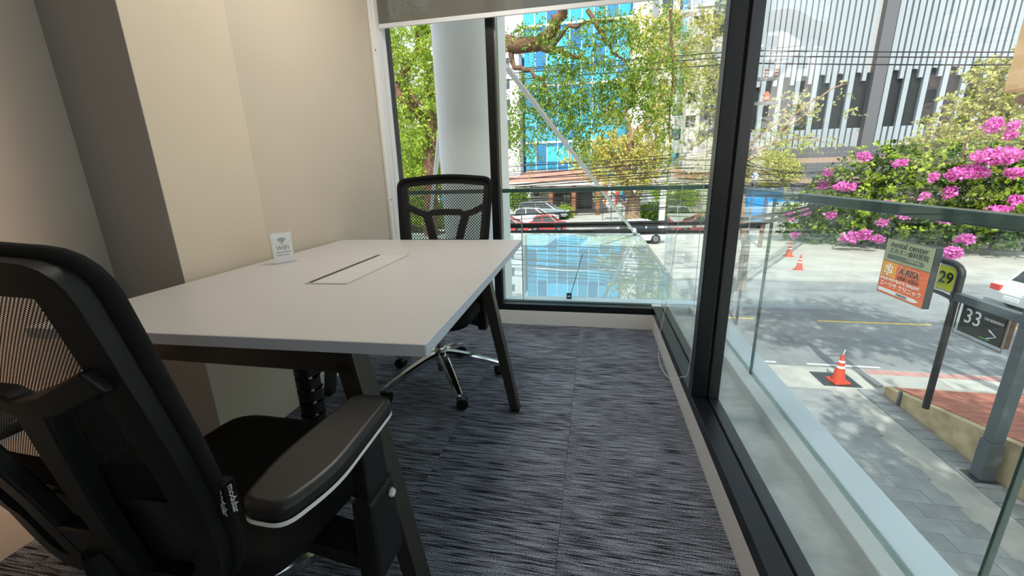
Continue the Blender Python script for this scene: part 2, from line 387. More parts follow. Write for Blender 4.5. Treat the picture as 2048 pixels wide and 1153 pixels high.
structure(bx(XI, XI+.09, -1.6, YI+.09, 0, .108).build('baseboard_right', 'paint_white'), 'white upstand under the long side window')
structure(bx(WL, XI, YI, YI+.09, 0, .108).build('baseboard_far', 'paint_white'), 'white upstand under the far window')
structure(bx(WL, WL+.012, 1.545, YI, 0, .08).build('baseboard_left', 'paint_white', bevel=.003), 'low white skirting along the beige wall')
# window trims at the left end of the far window
tr1 = structure(bx(WL+.001, WL+.022, 2.665, YI+.02, .0, ZH).build('trim_1', 'paint_white', bevel=.004), 'white vertical guide profile of the roller blind')
bx(WL+.022, WL+.030, 2.70, 2.712, 0.0, ZH).build('guide_lip', 'white_plastic', tr1)
bx(WL+.022, WL+.030, 2.765, 2.777, 0.0, ZH).build('guide_lip', 'white_plastic', tr1)
for z in (.93, 1.86):
    o = MB().lathe([(.0045, 0), (.0045, .003)], 10, (WL+.022, 2.68, z), 'x').build('screw', 'frame_black', tr1)
# far window
def window(name, label):
    o = bpy.data.objects.new(name, None); COL.objects.link(o); return structure(o, label)
w1 = window('window_1', 'far window with black aluminium frame')
GY, GX = YI+.068, XI+.063
fr = MB(); fr.box(WL, XI, YI, YI+.058, .108, .155); fr.box(WL, XI, YI+.077, YI+.115, .108, .155); fr.box(WL, XI, YI+.058, YI+.077, .108, .140)
fr.build('frame_rail', 'frame_black', w1, bevel=.002)
bx(WL, GX, YI, YI+.115, ZH, ZC).build('head_rail', 'frame_black', w1)
bx(-.702, -.648, YI-.005, YI+.058, .155, ZH).build('mullion', 'frame_black', w1, bevel=.003)
bx(-.702, -.648, YI+.077, YI+.115, .155, ZH).build('mullion_cap', 'frame_outer', w1, bevel=.003)
bx(-.648, -.640, YI+.012, YI+.06, .155, ZH).build('gasket', 'steel_grey', w1)
bx(WL, WL+.012, YI, YI+.115, .155, ZH).build('jamb', 'frame_outer', w1)
bx(WL+.012, -.648-.03, GY-.004, GY+.004, .140, ZH).build('pane', 'pane', w1)
bx(-.672, GX+.004, GY-.004, GY+.004, .140, ZH).build('pane', 'pane', w1)
# long side window
w2 = window('window_2', 'long side window with black aluminium frame')
Y0 = -1.6
fr = MB(); fr.box(XI, XI+.058, Y0, YI+.058, .108, .155); fr.build('frame_rail', 'frame_black', w2, bevel=.002)
bx(XI+.068, XI+.108, Y0, YI+.115, .108, .153).build('frame_rail_outer', 'frame_outer', w2, bevel=.002)
bx(XI+.058, XI+.068, Y0, YI+.068, .108, .138).build('glazing_groove', 'black_gap', w2)
bx(XI, XI+.108, Y0, YI+.115, ZH, ZC).build('head_rail', 'frame_black', w2)
for y in (1.645, -.1):
    bx(XI, XI+.056, y, y+.058, .155, ZH).build('mullion', 'frame_black', w2, bevel=.003)
    bx(XI+.066, XI+.108, y, y+.058, .153, ZH).build('mullion_cap', 'frame_outer', w2, bevel=.003)
    bx(XI+.056, XI+.066, y+.01, y+.048, .153, ZH).build('gasket', 'black_gap', w2)
for a, b_ in ((1.675, GY), (-.07, 1.673), (Y0, -.072)):
    bx(GX-.004, GX+.004, a, b_, .138, ZH).build('pane', 'pane', w2)
bx(GX-.005, GX+.006, GY-.005, GY+.006, .14, ZH).build('corner_joint', 'balustrade_glass', w2)

# outside: ledge, kerb, balustrade
lg = structure(MB().box(XI+.09, .715, Y0-.5, 3.05, -.1, .05).box(WL-.4, .52, YI+.09, 3.05, -.1, .05).build('ledge_channel', 'concrete_ledge'), 'dusty grey concrete gutter outside the glass')
kb = MB(); kb.box(.713, .772, Y0-.5, 3.11, -.1, .10); kb.box(WL-.4, .713, 3.052, 3.11, -.1, .10)
kb.build('kerb', 'ledge_paint', lg, bevel=.004)
ol = MB(); ol.box(.792, .897, Y0-.5, 3.23, -.12, .10); ol.box(WL-.4, .792, 3.128, 3.23, -.12, .10)
ol.build('outer_ledge', 'ledge_outer', lg, bevel=.004)
bx(.772, .792, Y0-.5, 3.128, -.1, .088).build('glass_slot', 'concrete_ledge', lg)
bx(WL-.4, .772, 3.11, 3.128, -.1, .088).build('glass_slot', 'concrete_ledge', lg)
bal = thing('glass_balustrade', 'green tinted glass balustrade with slim dark top rail outside the windows', 'balustrade', (0, 0, .09))
YJ = [3.119, 2.03, .80, -.45, Y0-.5]
for i in range(4):
    bx(.777, .787, YJ[i+1]+.004, YJ[i]-.004, .0, .855).build('glass_panel', 'balustrade_glass', bal)
XJ = [.787, -.545, WL-.4]
for i in range(2):
    bx(XJ[i+1]+.004, XJ[i]-.004, 3.114, 3.124, .0, .855).build('glass_panel', 'balustrade_glass', bal)
bx(.766, .798, Y0-.5, 3.135, .855, .885).build('top_rail', 'rail_dark', bal, bevel=.003)
bx(WL-.4, .766, 3.103, 3.135, .855, .885).build('top_rail', 'rail_dark', bal, bevel=.003)
for y in YJ[1:4]: bx(.776, .788, y-.003, y+.003, .0, .855).build('joint_strip', 'rail_dark', bal)
bx(XJ[1]-.003, XJ[1]+.003, 3.113, 3.125, .0, .855).build('joint_strip', 'rod', bal)
# the building's own body below and above
structure(bx(-9, .86, -9, 3.18, -4.0, -.25).build('facade_lower', 'white_wall'), 'white wall of the storey below')
structure(bx(-9, .60, -9, 3.0, ZC+.2, 5.4).build('facade_upper', 'white_wall'), 'white storey above the room')
structure(bx(-9, -1.9, -9, 3.15, -.25, ZC+.2).build('facade_side', 'white_wall'), 'rest of the building beside the room')
structure(bx(-1.9, .60, -9, -3.4, -.25, ZC+.2).build('facade_rear', 'white_wall'), 'rest of the building behind the corridor')

# added fill panel at the ceiling to lift the room, one warm corridor lamp
for x, y, e in ((-.55, 1.75, 16),):
    t = thing('fill_panel', 'added square fill light panel over the desk, above the picture', 'fill light', (x, y, ZC))
    f = MB(); f.box(-.3, .3, -.3, -.28, -.02, 0); f.box(-.3, .3, .28, .3, -.02, 0); f.box(-.3, -.28, -.28, .28, -.02, 0); f.box(.28, .3, -.28, .28, -.02, 0)
    f.build('frame', 'white_plastic', t); bx(-.28, .28, -.28, .28, -.012, -.004).build('diffuser', 'fill_glow', t)
    ld = bpy.data.lights.new('fill_panel_light', 'AREA'); ld.shape = 'SQUARE'; ld.size = .54; ld.energy = e; ld.color = (1, .95, .88)
    lo = bpy.data.objects.new('fill_panel_light', ld); COL.objects.link(lo); lo.parent = t; lo.location = (0, 0, -.03)
t = thing('corridor_lamp', 'warm globe wall lamp in the corridor behind the doorway', 'lamp', (.9, -2.6, 1.62))
MB().lathe([(.02, -1.62), (.02, -.1)], 10).build('stem', 'metal_black', t); MB().lathe([(.12, -1.62), (.12, -1.60)], 20).build('base', 'metal_black', t)
MB().lathe([(.05, -.12), (.11, 0), (.13, .1)], 20, caps=False).build('shade', 'white_plastic', t, 40)
ld = bpy.data.lights.new('lamp_light', 'SPOT'); ld.energy = 460; ld.color = (1, .50, .20); ld.shadow_soft_size = .04; ld.spot_size = R(34); ld.spot_blend = .6
lo = bpy.data.objects.new('lamp_light', ld); COL.objects.link(lo); lo.parent = t; lo.location = (0, 0, .22); lo.rotation_euler = Vector((2.61, -3.45, .75)).to_track_quat('Z', 'Y').to_euler()

# roller blind in the far window
t = thing('roller_blind', 'half lowered grey screen roller blind in the far window', 'blind', (0, 2.755, 2.005))
bx(-1.385, .400, -.0006, .0006, .02, .53).build('cloth', 'blind_cloth', t)
bx(-1.385, .400, -.006, .006, -.005, .022).build('bottom_rail', 'white_plastic', t, bevel=.003)
MB().lathe([(.022, -1.385), (.022, .40)], 16, (0, .0, .55), 'x').build('roll', 'blind_cloth', t, 40)
bx(.335, .372, -.0075, -.006, .001, .010).build('blue_sticker', 'truck_blue', t)['label'] = 'small blue sticker'
def chain(name, label, pts, loop=True):
    P = [Vector(p) for p in pts]; q = []
    for i in range(len(P)-1):                                  # catmull-rom
        a, b_, c, d = P[max(i-1, 0)], P[i], P[i+1], P[min(i+2, len(P)-1)]
        for k in range(24):
            s = k/24; q.append(.5*((2*b_)+(c-a)*s+(2*a-5*b_+4*c-d)*s*s+(3*b_-a-3*c+d)*s**3))
    q.append(P[-1])
    g = MB(); acc = 0; step = .0062
    g.tube(q, .0007, 4)
    last = q[0]; nxt = 0
    for i in range(len(q)-1):
        dl = (q[i+1]-q[i]).length
        while nxt <= acc+dl:
            c = q[i].lerp(q[i+1], (nxt-acc)/dl); r = .0021
            g.add([c+Vector(v)*r for v in ((1, 0, 0), (-1, 0, 0), (0, 1, 0), (0, -1, 0), (0, 0, 1), (0, 0, -1))],
                  [(0, 2, 4), (2, 1, 4), (1, 3, 4), (3, 0, 4), (2, 0, 5), (1, 2, 5), (3, 1, 5), (0, 3, 5)])
            nxt += step
        acc += dl
    o = g.build(name, 'white_plastic', None, 60); return tag(o, label, 'chain')
chain('bead_chain', 'white bead pull chain looping down beside the black mullion',
      [(.372, 1.835, 2.5), (.37, 1.833, 1.67), (.36, 1.853, 1.07), (.34, 1.867, .60), (.322, 1.915, .30), (.322, 1.86, .20), (.338, 1.70, .205), (.372, 1.655, .235), (.405, 1.66, .285), (.40, 1.665, .65), (.398, 1.70, 1.6), (.395, 1.71, 2.5)])
chain('bead_chain', 'white bead pull chain against the white guide profile', [(WL+.034, 2.735, 2.5), (WL+.034, 2.735, 1.2), (WL+.034, 2.737, .9), (WL+.034, 2.745, .88), (WL+.034, 2.753, .9), (WL+.034, 2.755, 1.2), (WL+.034, 2.755, 2.5)])

# ================================================================== DESK
TH, TT = .745, .028
A = Vector((-.328, .716)); ang = R(1.7)
tb = thing('desk', 'light grey desk with black splayed legs and a cable flap', 'desk', (A.x, A.y, 0), ang)
WD, LN = 1.025, 1.385
top = bx(-WD, 0, 0, LN, TH-TT, TH).build('tabletop', 'table_top', tb, bevel=.002)
e = MB(); e.box(-WD+.001, -.001, -.0012, .001, TH-TT+.001, TH-.001); e.box(-.001, .0012, .001, LN-.001, TH-TT+.001, TH-.001)
e.build('edge_band', 'table_edge', top)
def w2t(x, y, z):               # world to desk coordinates
    v = Matrix.Rotation(-ang, 2) @ Vector((x-A.x, y-A.y)); return Vector((v.x, v.y, z))
def leg_frame(y0, dy, rt, rf, lt, lf):
    # trapezoid frame: beam under the top and two splayed legs; x of outer edge at top and foot
    zt, zb, w = TH-TT, .655, .05
    P = lambda x, y, z: w2t(x, y, z)
    beam = MB(); beam.hexa([P(lt, y0, zb), P(rt, y0, zb), P(rt, y0+dy, zb), P(lt, y0+dy, zb)], [P(lt, y0, zt), P(rt, y0, zt), P(rt, y0+dy, zt), P(lt, y0+dy, zt)])
    beam.build('beam', 'metal_black', tb, bevel=.003)
    for a, b_, s in ((rt, rf, -1), (lt, lf, 1)):
        l = MB(); l.hexa([P(b_, y0, .012), P(b_+s*w*.8, y0, .012), P(b_+s*w*.8, y0+dy, .012), P(b_, y0+dy, .012)],
                         [P(a, y0, zt), P(a+s*w, y0, zt), P(a+s*w, y0+dy, zt), P(a, y0+dy, zt)])
        lo = l.build('leg', 'metal_black', tb, bevel=.003)
        f = MB(); f.hexa([P(b_-s*.002, y0+.004, 0), P(b_+s*w*.7, y0+.004, 0), P(b_+s*w*.7, y0+dy-.004, 0), P(b_-s*.002, y0+dy-.004, 0)],
                         [P(b_-s*.002, y0+.004, .012), P(b_+s*w*.7, y0+.004, .012), P(b_+s*w*.7, y0+dy-.004, .012), P(b_-s*.002, y0+dy-.004, .012)])
        f.build('foot_pad', 'plastic_black', lo)
leg_frame(.735, .06, -.512, -.402, -1.22, -1.33)
leg_frame(1.655, .05, -.452, -.322, -1.22, -1.34)
for x in (-.60, -1.10):
    g = MB(); g.hexa([w2t(x-.02, .795, .68), w2t(x+.02, .795, .68), w2t(x+.02, 1.655, .68), w2t(x-.02, 1.655, .68)], [w2t(x-.02, .795, .717), w2t(x+.02, .795, .717), w2t(x+.02, 1.655, .717), w2t(x-.02, 1.655, .717)])
    g.build('long_rail', 'metal_black', tb)
# cable flap set into the top
P0, P1, P2, P3 = [w2t(*q, TH) for q in ((-.925, 1.138), (-.776, 1.146), (-.790, 1.640), (-.938, 1.632))]
def inset(u, v): return P0.lerp(P1, u).lerp(P3.lerp(P2, u), v)
def slab(u0, u1, v0, v1, z0, z1):
    c = [inset(u0, v0), inset(u1, v0), inset(u1, v1), inset(u0, v1)]
    return MB().hexa([(p.x, p.y, z0) for p in c], [(p.x, p.y, z1) for p in c])
fl = MB()
for a in ((0, 1, 0, .012), (0, 1, .988, 1), (0, .03, .012, .988), (.965, 1, .012, .988)):
    s = slab(*a, TH+.0003, TH+.003); fl.add(s.v, s.f)
cf = fl.build('flap_frame', 'aluminium', tb)
slab(.03, .14, .012, .988, TH+.0003, TH+.0009).build('cable_slot', 'black_gap', cf)
slab(.14, .965, .014, .986, TH+.0004, TH+.0032).build('flap_lid', 'flap', cf, bevel=.0006)

# cable spine standing under the flap
cs = thing('cable_spine', 'black segmented cable spine under the desk', 'cable spine', (-.905, 1.055, 0))
MB().lathe([(.06, 0), (.06, .012), (.05, .02)], 24).build('base_disc', 'plastic_black', cs, 40)
ring = MB(); nR = 20
for k in range(nR):                       # open ring segment with a front slot
    a0, a1 = 2*math.pi*k/nR, 2*math.pi*(k+1)/nR
    q = []
    for r in (.0335, .037):
        for a in (a0, a1): q.append((r*math.cos(a), r*math.sin(a)))
    ring.hexa([(*q[2], 0), (*q[3], 0), (*q[1], 0), (*q[0], 0)], [(*q[2], .0345), (*q[3], .0345), (*q[1], .0345), (*q[0], .0345)])
for a in (R(-60), R(60), R(180)):
    c, s = math.cos(a)*.035, math.sin(a)*.035
    ring.box(c-.005, c+.005, s-.005, s+.005, .0345, .0445)
ring_me = ring.mesh('segment', 'plastic_black')
core = MB().lathe([(.006, -.002), (.006, .046)], 8).mesh('core_link', 'white_plastic', 40)
for k in range(15):
    o = link('segment', ring_me, cs); o.location = (0, 0, .021+.0445*k); o.rotation_euler = (0, 0, R(11*k))
for dx, dy, m_ in ((.012, -.01, 'white_plastic'), (-.015, .008, 'cable'), (.0, .018, 'cable')):
    MB().tube([(dx, dy, .02), (dx*1.4, dy*.6, .35), (dx, dy, .68)], .006, 8).build('cable', m_, cs, 60)

# WiFi stand
ws = thing('sign_holder', 'clear acrylic stand with a white WiFi card on the desk', 'sign', (-1.256, 1.452, TH+.0005), R(64))
bx(-.05, .05, -.028, .028, 0, .0025).build('foot_plate', 'acrylic', ws)
bx(-.046, .046, -.004, -.0022, .0025, .128).build('front_sheet', 'acrylic', ws); bx(-.046, .046, .0022, .004, .0025, .128).build('rear_sheet', 'acrylic', ws)
card = bx(-.040, .040, -.0012, .0012, .004, .122).build('card', 'print_white', ws)
RX = Matrix.Rotation(R(90), 3, 'X')
text('lettering', 'WiFi', .026, 'print_grey', card, (0, -.0018, .062), RX, align='CENTER', ext=.0003)
for k, r in enumerate((.009, .0155, .022)):
    arc = MB(); n = 12
    for i in range(n):
        a0, a1 = R(45+90*i/n), R(45+90*(i+1)/n); q = [(rr*math.cos(a), rr*math.sin(a)+.080) for rr in (r-.0022, r+.0022) for a in (a0, a1)]
        arc.add([(u, -.0016, v) for u, v in (q[0], q[1], q[3], q[2])], [(0, 1, 2, 3)])
    arc.build('wave', 'print_grey', card)
MB().lathe([(.003, -.0018), (.003, -.0013)], 12, (0, 0, .080), 'y').build('dot', 'print_grey', card)
for z, w in ((.043, .029), (.032, .025)):
    o = MB(); x = -.030
    while x < -.030+w*1.9:
        l = random.uniform(.003, .008); o.box(x, x+l, -.0017, -.0013, z, z+.0028); x += l+.0015
    o.build('small_print', 'print_grey', card)

# ================================================================== CHAIRS
def rounded(outline, r, n=6):
    out = []; k = len(outline)
    for i in range(k):
        p0, p, p1 = (Vector(outline[(i+d) % k]) for d in (-1, 0, 1))
        a = (p0-p).normalized(); b_ = (p1-p).normalized(); rr = r[i] if hasattr(r, '__len__') else r
        s, e_ = p+a*rr, p+b_*rr
        for j in range(n+1):
            t_ = j/n; out.append(((1-t_)**2*s+2*t_*(1-t_)*p+t_*t_*e_))
    return out
def make_chair(name, label, loc, rz, dz, weave, castor0=0.0, armx=.3, armz=.65, group='mesh office chairs'):
    t = thing(name, label, 'chair', loc, rz, group)
    # five-star base
    BY, BR = -.075, .325
    hub = MB().lathe([(.030, .105), (.033, .12), (.035, .175), (.030, .195), (.026, .197)], 20, (0, BY, 0)).build('hub', 'chrome', t, 40)
    for k in range(5):
        a = castor0+2*math.pi*k/5; c, s = math.cos(a), math.sin(a)
        l = MB(); n = 9; prof = []
        for i in range(n):
            u = i/(n-1); r = .02+(BR-.013)*u; z = .172-.094*u**1.35; w = .026-.011*u; h = .040-.016*u
            prof.append((r, z, w, h))
        vs_ = []
        for r, z, w, h in prof:
            for q, zz in ((-w, z-h), (w, z-h), (w*1.02, z-h*.25), (w*.62, z), (-w*.62, z), (-w*1.02, z-h*.25)):
                vs_.append((r*c-q*s, BY+r*s+q*c, zz))
        fs = [(i*6+j, i*6+(j+1) % 6, (i+1)*6+(j+1) % 6, (i+1)*6+j) for i in range(n-1) for j in range(6)]+[tuple(range(6))[::-1], tuple((n-1)*6+j for j in range(6))]
        l.add(vs_, fs); l.build('base_leg', 'chrome', t, 35)
        cst = MB().tube([(BR*c, BY+BR*s, .068), (BR*c, BY+BR*s, .030)], .011, 10).build('castor', 'chrome', t, 40)
        ca = a+.6+.7*k; px_, py_ = BR*c+.012*math.cos(ca), BY+BR*s+.012*math.sin(ca); nx, ny = -math.sin(ca), math.cos(ca)
        hd = MB().tube([(px_+nx*.020, py_+ny*.020, .030), (px_-nx*.020, py_-ny*.020, .030)], .026, 12); hd.build('hood', 'plastic_black', cst, 40)
        for sd_ in (1, -1):
            w = MB().tube([(px_+nx*.011*sd_, py_+ny*.011*sd_, .028), (px_+nx*.0265*sd_, py_+ny*.0265*sd_, .028)], .028, 16); w.build('wheel', 'plastic_black', cst, 40)
    MB().lathe([(.020, .055), (.020, .09), (.025, .092), (.025, .24), (.023, .25)], 18, (0, BY, 0)).build('gas_lift_sleeve', 'steel_grey', t, 40)
    MB().lathe([(.014, .15), (.014, .345+dz)], 16, (0, BY, 0)).build('gas_lift_piston', 'chrome', t, 40)
    MB().prism([(-.10, .345+dz), (.08, .335+dz), (.13, .365+dz), (.13, .385+dz), (-.17, .385+dz), (-.17, .36+dz)], 'x', -.065, .065).build('tilt_mechanism', 'plastic_black', t, bevel=.008)
    MB().tube([(.06, .05, .365+dz), (.20, .07, .362+dz), (.235, .075, .35+dz)], [.006, .006, .010], 8).build('lever', 'plastic_black', t, 50)
    # seat
    so = rounded([(-.225, -.205), (.225, -.205), (.255, .05), (.235, .255), (-.235, .255), (-.255, .05)], [.07, .07, .08, .09, .09, .08])
    def seat(lo, hi, inset_, name_, m_):
        g = MB(); n = len(so); layers = [(inset_+.015, lo), (inset_, lo+.010), (inset_, (lo+hi)/2), (inset_+.004, hi-.018), (inset_+.022, hi-.004), (inset_+.06, hi)]
        vs_ = []
        for ins, z in layers:
            for p in so:
                q = p*(1-ins/p.length); zz = z - (.030*max(0, (q.y-.16)/.1)**2 if z > lo+.02 else 0) - .012*(1-abs(q.x)/.26)*(1 if z >= hi-.005 else 0)
                vs_.append((q.x, q.y, zz))
        k = len(layers)
        vs_.append((0, .02, hi-.016)); vs_.append((0, .02, lo))
        fs = [(i*n+j, i*n+(j+1) % n, (i+1)*n+(j+1) % n, (i+1)*n+j) for i in range(k-1) for j in range(n)]
        fs += [((k-1)*n+j, (k-1)*n+(j+1) % n, k*n) for j in range(n)]+[((j+1) % n, j, k*n+1) for j in range(n)]
        return g.add(vs_, fs).build(name_, m_, t, 50)
    seat(.375+dz, .400+dz, .02, 'seat_shell', 'plastic_black')
    seat(.398+dz, .462+dz, 0.0, 'seat_cushion', 'fabric_black')
    # backrest surface
    z0, z1 = .44+dz, 1.045+dz
    def S(u, z, d=0.0):
        v = (z-z0)/(z1-z0); hw = .262
        y = -.238-.030*math.sin(min(1, v*1.0)*math.pi)*0 - (.012 if v < .25 else 0)*(.25-v)*-8 - .115*max(0, (v-.20)/.80)**1.15
        y -= .022*(1-(u/hw)**2)
        return Vector((u, y-d, z))
    ol_ = rounded([(-.185, z0), (.185, z0), (.225, z0+.15), (.240, z0+.28), (.262, z1-.012), (0, z1+.012), (-.262, z1-.012), (-.240, z0+.28), (-.225, z0+.15)], [.07, .07, .05, .05, .045, .12, .045, .05, .05], 5)
    n = len(ol_)
    def band(win, front, back, name_, m_, grow=0.0, topw=None):
        g = MB(); vs_ = []
        cen = Vector((0, (z0+z1)/2))
        for i in range(n):
            p = ol_[i]; tg = (ol_[(i+1) % n]-ol_[i-1]).normalized(); nr = Vector((-tg.y, tg.x))       # inward (ccw outline)
            w_ = win if not (topw and p.y > z1-.06) else topw
            o_ = p-nr*grow; q = p+nr*w_
            vs_ += [S(o_.x, o_.y, front), S(q.x, q.y, front), S(q.x, q.y, back), S(o_.x, o_.y, back)]
        fs = [(i*4+j, i*4+(j+1) % 4, ((i+1) % n)*4+(j+1) % 4, ((i+1) % n)*4+j) for i in range(n) for j in range(4)]
        return g.add(vs_, fs).build(name_, m_, t, 35, bevel=.004)
    bf = band(.042, .004, .028, 'back_frame', 'plastic_black', topw=.040)
    rim = MB(); rim.tube([S(p.x, p.y, -.004) for p in ol_]+[S(ol_[0].x, ol_[0].y, -.004)], .0115, 8, caps=False, flat=(1, 1)); rim.build('mesh_rim', 'fabric_black', t, 60)
    # mesh cloth: a fan grid clipped to the outline
    g = MB(); rows = 26
    def hw_at(z):
        xs_ = []
        for i in range(n):
            a, b_ = ol_[i], ol_[(i+1) % n]
            if (a.y-z)*(b_.y-z) <= 0 and abs(a.y-b_.y) > 1e-6: xs_.append(abs(a.x+(b_.x-a.x)*(z-a.y)/(b_.y-a.y)))
        return max(xs_) if xs_ else .1
    g.grid(lambda u, v: S((2*u-1)*hw_at(z0+.006+(z1-z0-.016)*v)*.99, z0+.006+(z1-z0-.016)*v, .001), 14, rows)
    g.build('mesh_back', weave, t, 60)
    MB().grid(lambda u, v: S((2*u-1)*hw_at(z0+.006+.27*v)*.985, z0+.006+.27*v, .0035), 12, 12).build('backing_cloth', 'fabric_black', t, 60)
    # Y-shaped support behind the mesh
    zc = z0+.405; D0, D1 = .014, .040
    def bar(pts, w0, w1, name_):
        g = MB(); vs_ = []; k = len(pts)
        for i, (u, z) in enumerate(pts):
            a = Vector(pts[max(i-1, 0)]); b_ = Vector(pts[min(i+1, k-1)]); tg = (b_-a).normalized(); nr = Vector((-tg.y, tg.x)); w_ = (w0+(w1-w0)*i/(k-1))/2
            p = Vector((u, z)); A_, B_ = p-nr*w_, p+nr*w_
            vs_ += [S(A_.x, A_.y, D0), S(B_.x, B_.y, D0), S(B_.x, B_.y, D1), S(A_.x, A_.y, D1)]
        fs = [(i*4+j, i*4+(j+1) % 4, (i+1)*4+(j+1) % 4, (i+1)*4+j) for i in range(k-1) for j in range(4)]+[(0, 1, 2, 3), ((k-1)*4+3, (k-1)*4+2, (k-1)*4+1, (k-1)*4)]
        return g.add(vs_, fs).build(name_, 'plastic_black', t, 35, bevel=.004)
    bar([(-.229, zc+.048), (-.15, zc+.012), (-.10, zc), (-.08, zc+.012), (0, zc+.014), (.08, zc+.012), (.10, zc), (.15, zc+.012), (.229, zc+.048)], .034, .034, 'cross_bar')
    for s in (1, -1): bar([(s*.112, zc), (s*.09, zc-.07), (s*.060, zc-.20), (s*.045, zc-.36)], .044, .040, 'fork_arm')
    bar([(0, zc-.25), (0, zc-.33), (0, z0+.012)], .12, .10, 'spine_plate')
    # lumbar pad between mesh and support
    lp = rounded([(-.185, z0+.055), (.185, z0+.055), (.195, z0+.205), (-.195, z0+.205)], .035, 5); g = MB(); vs_ = []; kk = len(lp)
    for ins, d in ((0, .004), (0, .010), (.012, .014)):
        for p in lp:
            c = Vector((0, z0+.135)); q = c+(p-c)*(1-ins/ .1); vs_.append(S(q.x, q.y, d))
    fs = [(i*kk+j, i*kk+(j+1) % kk, (i+1)*kk+(j+1) % kk, (i+1)*kk+j) for i in range(2) for j in range(kk)]+[tuple(range(kk))[::-1], tuple(2*kk+j for j in range(kk))]
    g.add(vs_, fs).build('lumbar_pad', 'soft_black', t, 40)
    # bracket from spine to mechanism
    y_s = S(0, z0+.02, .03).y
    MB().tube([(0, y_s, z0+.10), (0, y_s+.0, z0-.01), (0, y_s+.05, .385+dz), (0, -.12, .37+dz)], [.03, .034, .034, .03], 10, flat=(1.3, .7)).build('back_bracket', 'plastic_black', t, 50)
    # armrests
    for s in (1, -1):
        ax, zt = s*armx, .0+armz+dz
        ao = rounded([(-.042, -.292), (.030, -.294), (.056, -.21), (.044, .005), (-.046, .005), (-.058, -.20)], [.025, .025, .04, .03, .03, .04], 5)
        ao = [(ax+p.x*s, p.y) for p in ao]
        pad = MB().prism(ao, 'z', zt-.034, zt).build('armrest_pad', 'soft_black', t, 60, bevel=.011, segs=4)
        tr_ = MB(); kk = len(ao); r0 = [(ax+(x-ax)*1.012, -.118+(y+.118)*1.006, zt-.0345) for x, y in ao]; r1 = [(x, y, zt-.0270) for x, y, z in r0]
        r2 = [(ax+(x-ax)*.8, -.118+(y+.118)*.93, zt-.0345) for x, y in ao]
        tr_.add(r0+r1+r2, [(j, (j+1) % kk, kk+(j+1) % kk, kk+j) for j in range(kk)]+[(j, (j+1) % kk, 2*kk+(j+1) % kk, 2*kk+j) for j in range(kk)]).build('trim_line', 'white_plastic', pad, 40)
        post = MB(); post.hexa([(ax-.016, -.085, .40+dz), (ax+.016, -.085, .40+dz), (ax+.016, .0, .40+dz), (ax-.016, .0, .40+dz)], [(ax-.014, -.08, zt-.033), (ax+.014, -.08, zt-.033), (ax+.014, -.01, zt-.033), (ax-.014, -.01, zt-.033)])
        po = post.build('arm_post', 'plastic_black', t, bevel=.006)
        slv = MB(); slv.hexa([(ax-.024, -.095, .30+dz), (ax+.024, -.095, .30+dz), (ax+.024, .01, .30+dz), (ax-.024, .01, .30+dz)], [(ax-.022, -.092, .50+dz), (ax+.022, -.092, .50+dz), (ax+.022, .006, .50+dz), (ax-.022, .006, .50+dz)])
        slv.build('arm_sleeve', 'plastic_black', t, bevel=.010)
        MB().hexa([(s*.10, -.08, .355+dz), (ax, -.08, .31+dz), (ax, .0, .31+dz), (s*.10, .0, .355+dz)], [(s*.10, -.08, .385+dz), (ax, -.08, .345+dz), (ax, .0, .345+dz), (s*.10, .0, .385+dz)]).build('arm_bracket', 'plastic_black', t, bevel=.004)
        MB().lathe([(.009, 0), (.010, .004), (.008, .009)], 6, (ax+s*.0235 if s > 0 else ax-.0325, -.02, .468+dz), 'x').build('height_button', 'white_plastic', po)
    return t, S, z0, z1
near, S_, z0_, z1_ = make_chair('office_chair', 'black mesh office chair in the near left corner, seen from behind', (-.775, .67, 0), 0, -.035, 'mesh_weave', R(63), .345, .685)
# woven brand tag on the side of the near chair's back
tg = S_(.234, z0_+.205, -.006)
tgm = Matrix(((0, 0, 1), (0, 1, 0), (-1, 0, 0)))
tp_ = MB().box(-.001, .016, -.010, .010, -.030, .030).xf(Matrix.Translation(tg)).build('woven_tag', 'fabric_black', near)
text('tag_lettering', 'modular', .015, 'print_white', tp_, (tg.x+.0165, tg.y, tg.z), Matrix(((0, 0, 1), (0, 1, 0), (-1, 0, 0))), align='CENTER', ext=.0003)
text('tag_lettering', 'modular', .015, 'print_white', tp_, (tg.x+.008, tg.y-.0105, tg.z), Matrix(((0, 1, 0), (0, 0, -1), (-1, 0, 0))), align='CENTER', ext=.0003)
far, *_ = make_chair('office_chair', 'black mesh office chair tucked under the far end of the desk', (-.790, 1.845, 0), R(180+3), .025, 'mesh_coarse', R(50), .255, .645)

# ================================================================== OUTSIDE: GROUND
G = -4.0
structure(bx(-140, 160, -60, 260, G-.4, G-.03).build('ground', 'forecourt'), 'pale paved ground of the neighbourhood')
structure(bx(-60, 90, 11.15, 20.6, G-.03, G).build('road', 'asphalt'), 'grey asphalt street with shadows of trees')
RD = bpy.data.objects['road']
for x0, x1 in ((-1.5, 1.2), (2.6, 5.6), (7.6, 10.9), (13, 16), (18.5, 21.5)):
    bx(x0, x1, 14.86, 14.98, G, G+.004).build('centre_line', 'road_yellow', RD)
for x0, x1 in ((2.9, 3.5), (4.35, 4.95), (5.7, 7.4)):
    bx(x0, x1, 11.28, 11.36, G, G+.004).build('edge_line', 'road_white', RD)
structure(bx(-60, 90, 20.6, 22.4, G-.03, G+.10).build('pavement_far', 'pavement'), 'far pavement of the street')
pv = structure(bx(6.72, 30, 10.25, 11.15, G-.03, G+.02).build('pavement_near', 'pavement'), 'near pavement strip by the red ramp')
for i in range(5):
    bx(6.9+.62*i, 7.5+.62*i, 10.86, 11.10, G+.02, G+.03).build('paving_slab', 'red_pave', pv)
